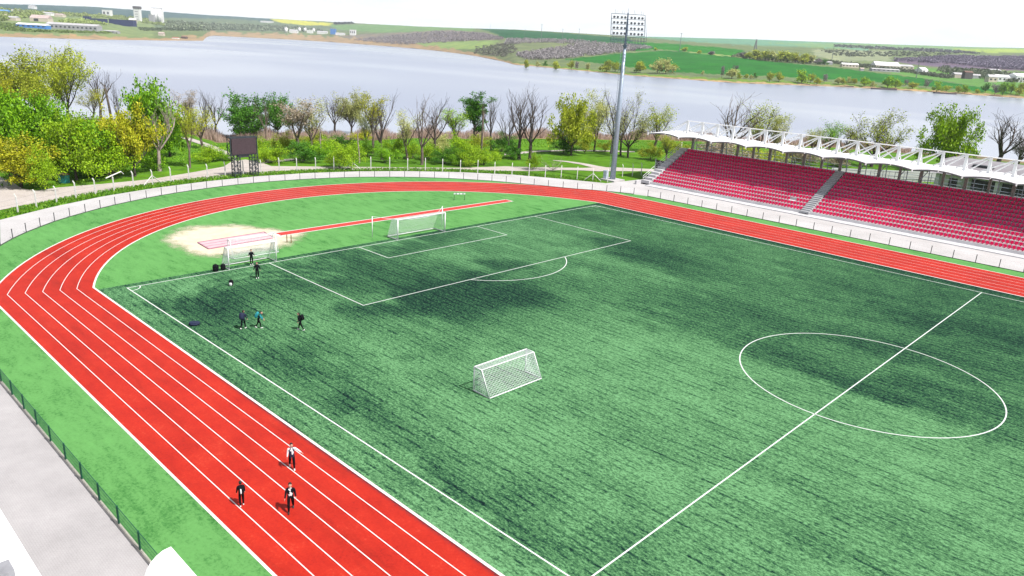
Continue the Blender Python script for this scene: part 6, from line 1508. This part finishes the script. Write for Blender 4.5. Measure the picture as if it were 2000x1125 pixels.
# ================================================================ LIGHT, SKY, AIR
SUN_AZ, SUN_EL = R(9.0), R(56.0)       # direction towards the sun, from +X towards +Y
sd_ = Vector((math.cos(SUN_EL)*math.cos(SUN_AZ), math.cos(SUN_EL)*math.sin(SUN_AZ), math.sin(SUN_EL)))
sun = bpy.data.lights.new('sun', 'SUN'); so = bpy.data.objects.new('sun', sun); COL.objects.link(so)
sun.energy = 5.0; sun.angle = R(0.53); sun.color = (1.0, 0.965, 0.92)
so.rotation_euler = sd_.to_track_quat('Z', 'Y').to_euler()
w = bpy.data.worlds.new('World'); scene.world = w; w.use_nodes = True
nt = w.node_tree; nt.nodes.clear()
out = nt.nodes.new('ShaderNodeOutputWorld'); bg = nt.nodes.new('ShaderNodeBackground')
sky = nt.nodes.new('ShaderNodeTexSky'); sky.sky_type = 'NISHITA'; sky.sun_disc = False; sky.sun_elevation = SUN_EL; sky.sun_rotation = math.pi/2-SUN_AZ
sky.altitude = 50; sky.air_density = 1.0; sky.dust_density = 2.0; sky.ozone_density = 1.0
tc = nt.nodes.new('ShaderNodeTexCoord'); mp = nt.nodes.new('ShaderNodeMapping'); mp.inputs['Scale'].default_value = (1, 1, 5)
nt.links.new(tc.outputs['Generated'], mp.inputs[0])
cl = noise(nt, mp.outputs[0], 2.2, 7, 0.6, 0.3)
k = ramp(nt, cl, [(0.30, 0.6), (0.7, 0.97)])
sx = N(nt, 'ShaderNodeSeparateXYZ'); nt.links.new(tc.outputs['Generated'], sx.inputs[0])
hz_ = ramp(nt, sx.outputs[2], [(0.0, 1.0), (0.14, 0.94), (0.32, 0.14), (1.0, 0.05)])   # bright milky air low down, clearer overhead
k = mth(nt, 'MAXIMUM', hz_, mth(nt, 'MULTIPLY', k, 0.35))
cloud = ramp(nt, cl, [(0.38, (0.80, 0.865, 0.92)), (0.58, (0.97, 0.99, 1.0))])
cloud = mix(nt, 1.0, cloud, (13.6, 13.6, 13.6), 'MULTIPLY')
mxn = mix(nt, k, sky.outputs[0], cloud)
nt.links.new(mxn, bg.inputs[0]); bg.inputs[1].default_value = 0.066
nt.links.new(bg.outputs[0], out.inputs[0])
scene.view_settings.view_transform = 'Standard'; scene.view_settings.look = 'None'; scene.view_settings.exposure = 0.5; scene.view_settings.gamma = 1.0
scene.view_settings.use_curve_mapping = False
HAZE = True
if HAZE:
    hm = bpy.data.materials.new('haze'); hm.use_nodes = True; nt = hm.node_tree; nt.nodes.clear()
    out = nt.nodes.new('ShaderNodeOutputMaterial'); pv = nt.nodes.new('ShaderNodeVolumePrincipled'); nt.links.new(pv.outputs[0], out.inputs['Volume'])
    pv.inputs['Color'].default_value = (0.86, 0.93, 1.0, 1); pv.inputs['Density'].default_value = 5.6e-5; pv.inputs['Anisotropy'].default_value = 0.1
    g = MB(); ztop = max(60.0, max(v.co.z for v in bpy.data.objects['ground'].data.vertices))+12; g.box((CP[0], CP[1], (ztop-11)/2), (31000, 31000, ztop+11)); tag(g.build('haze', hm), kind='stuff')
cy = scene.cycles
cy.max_bounces = 6; cy.diffuse_bounces = 3; cy.glossy_bounces = 3; cy.transmission_bounces = 4; cy.transparent_max_bounces = 8; cy.volume_bounces = 0
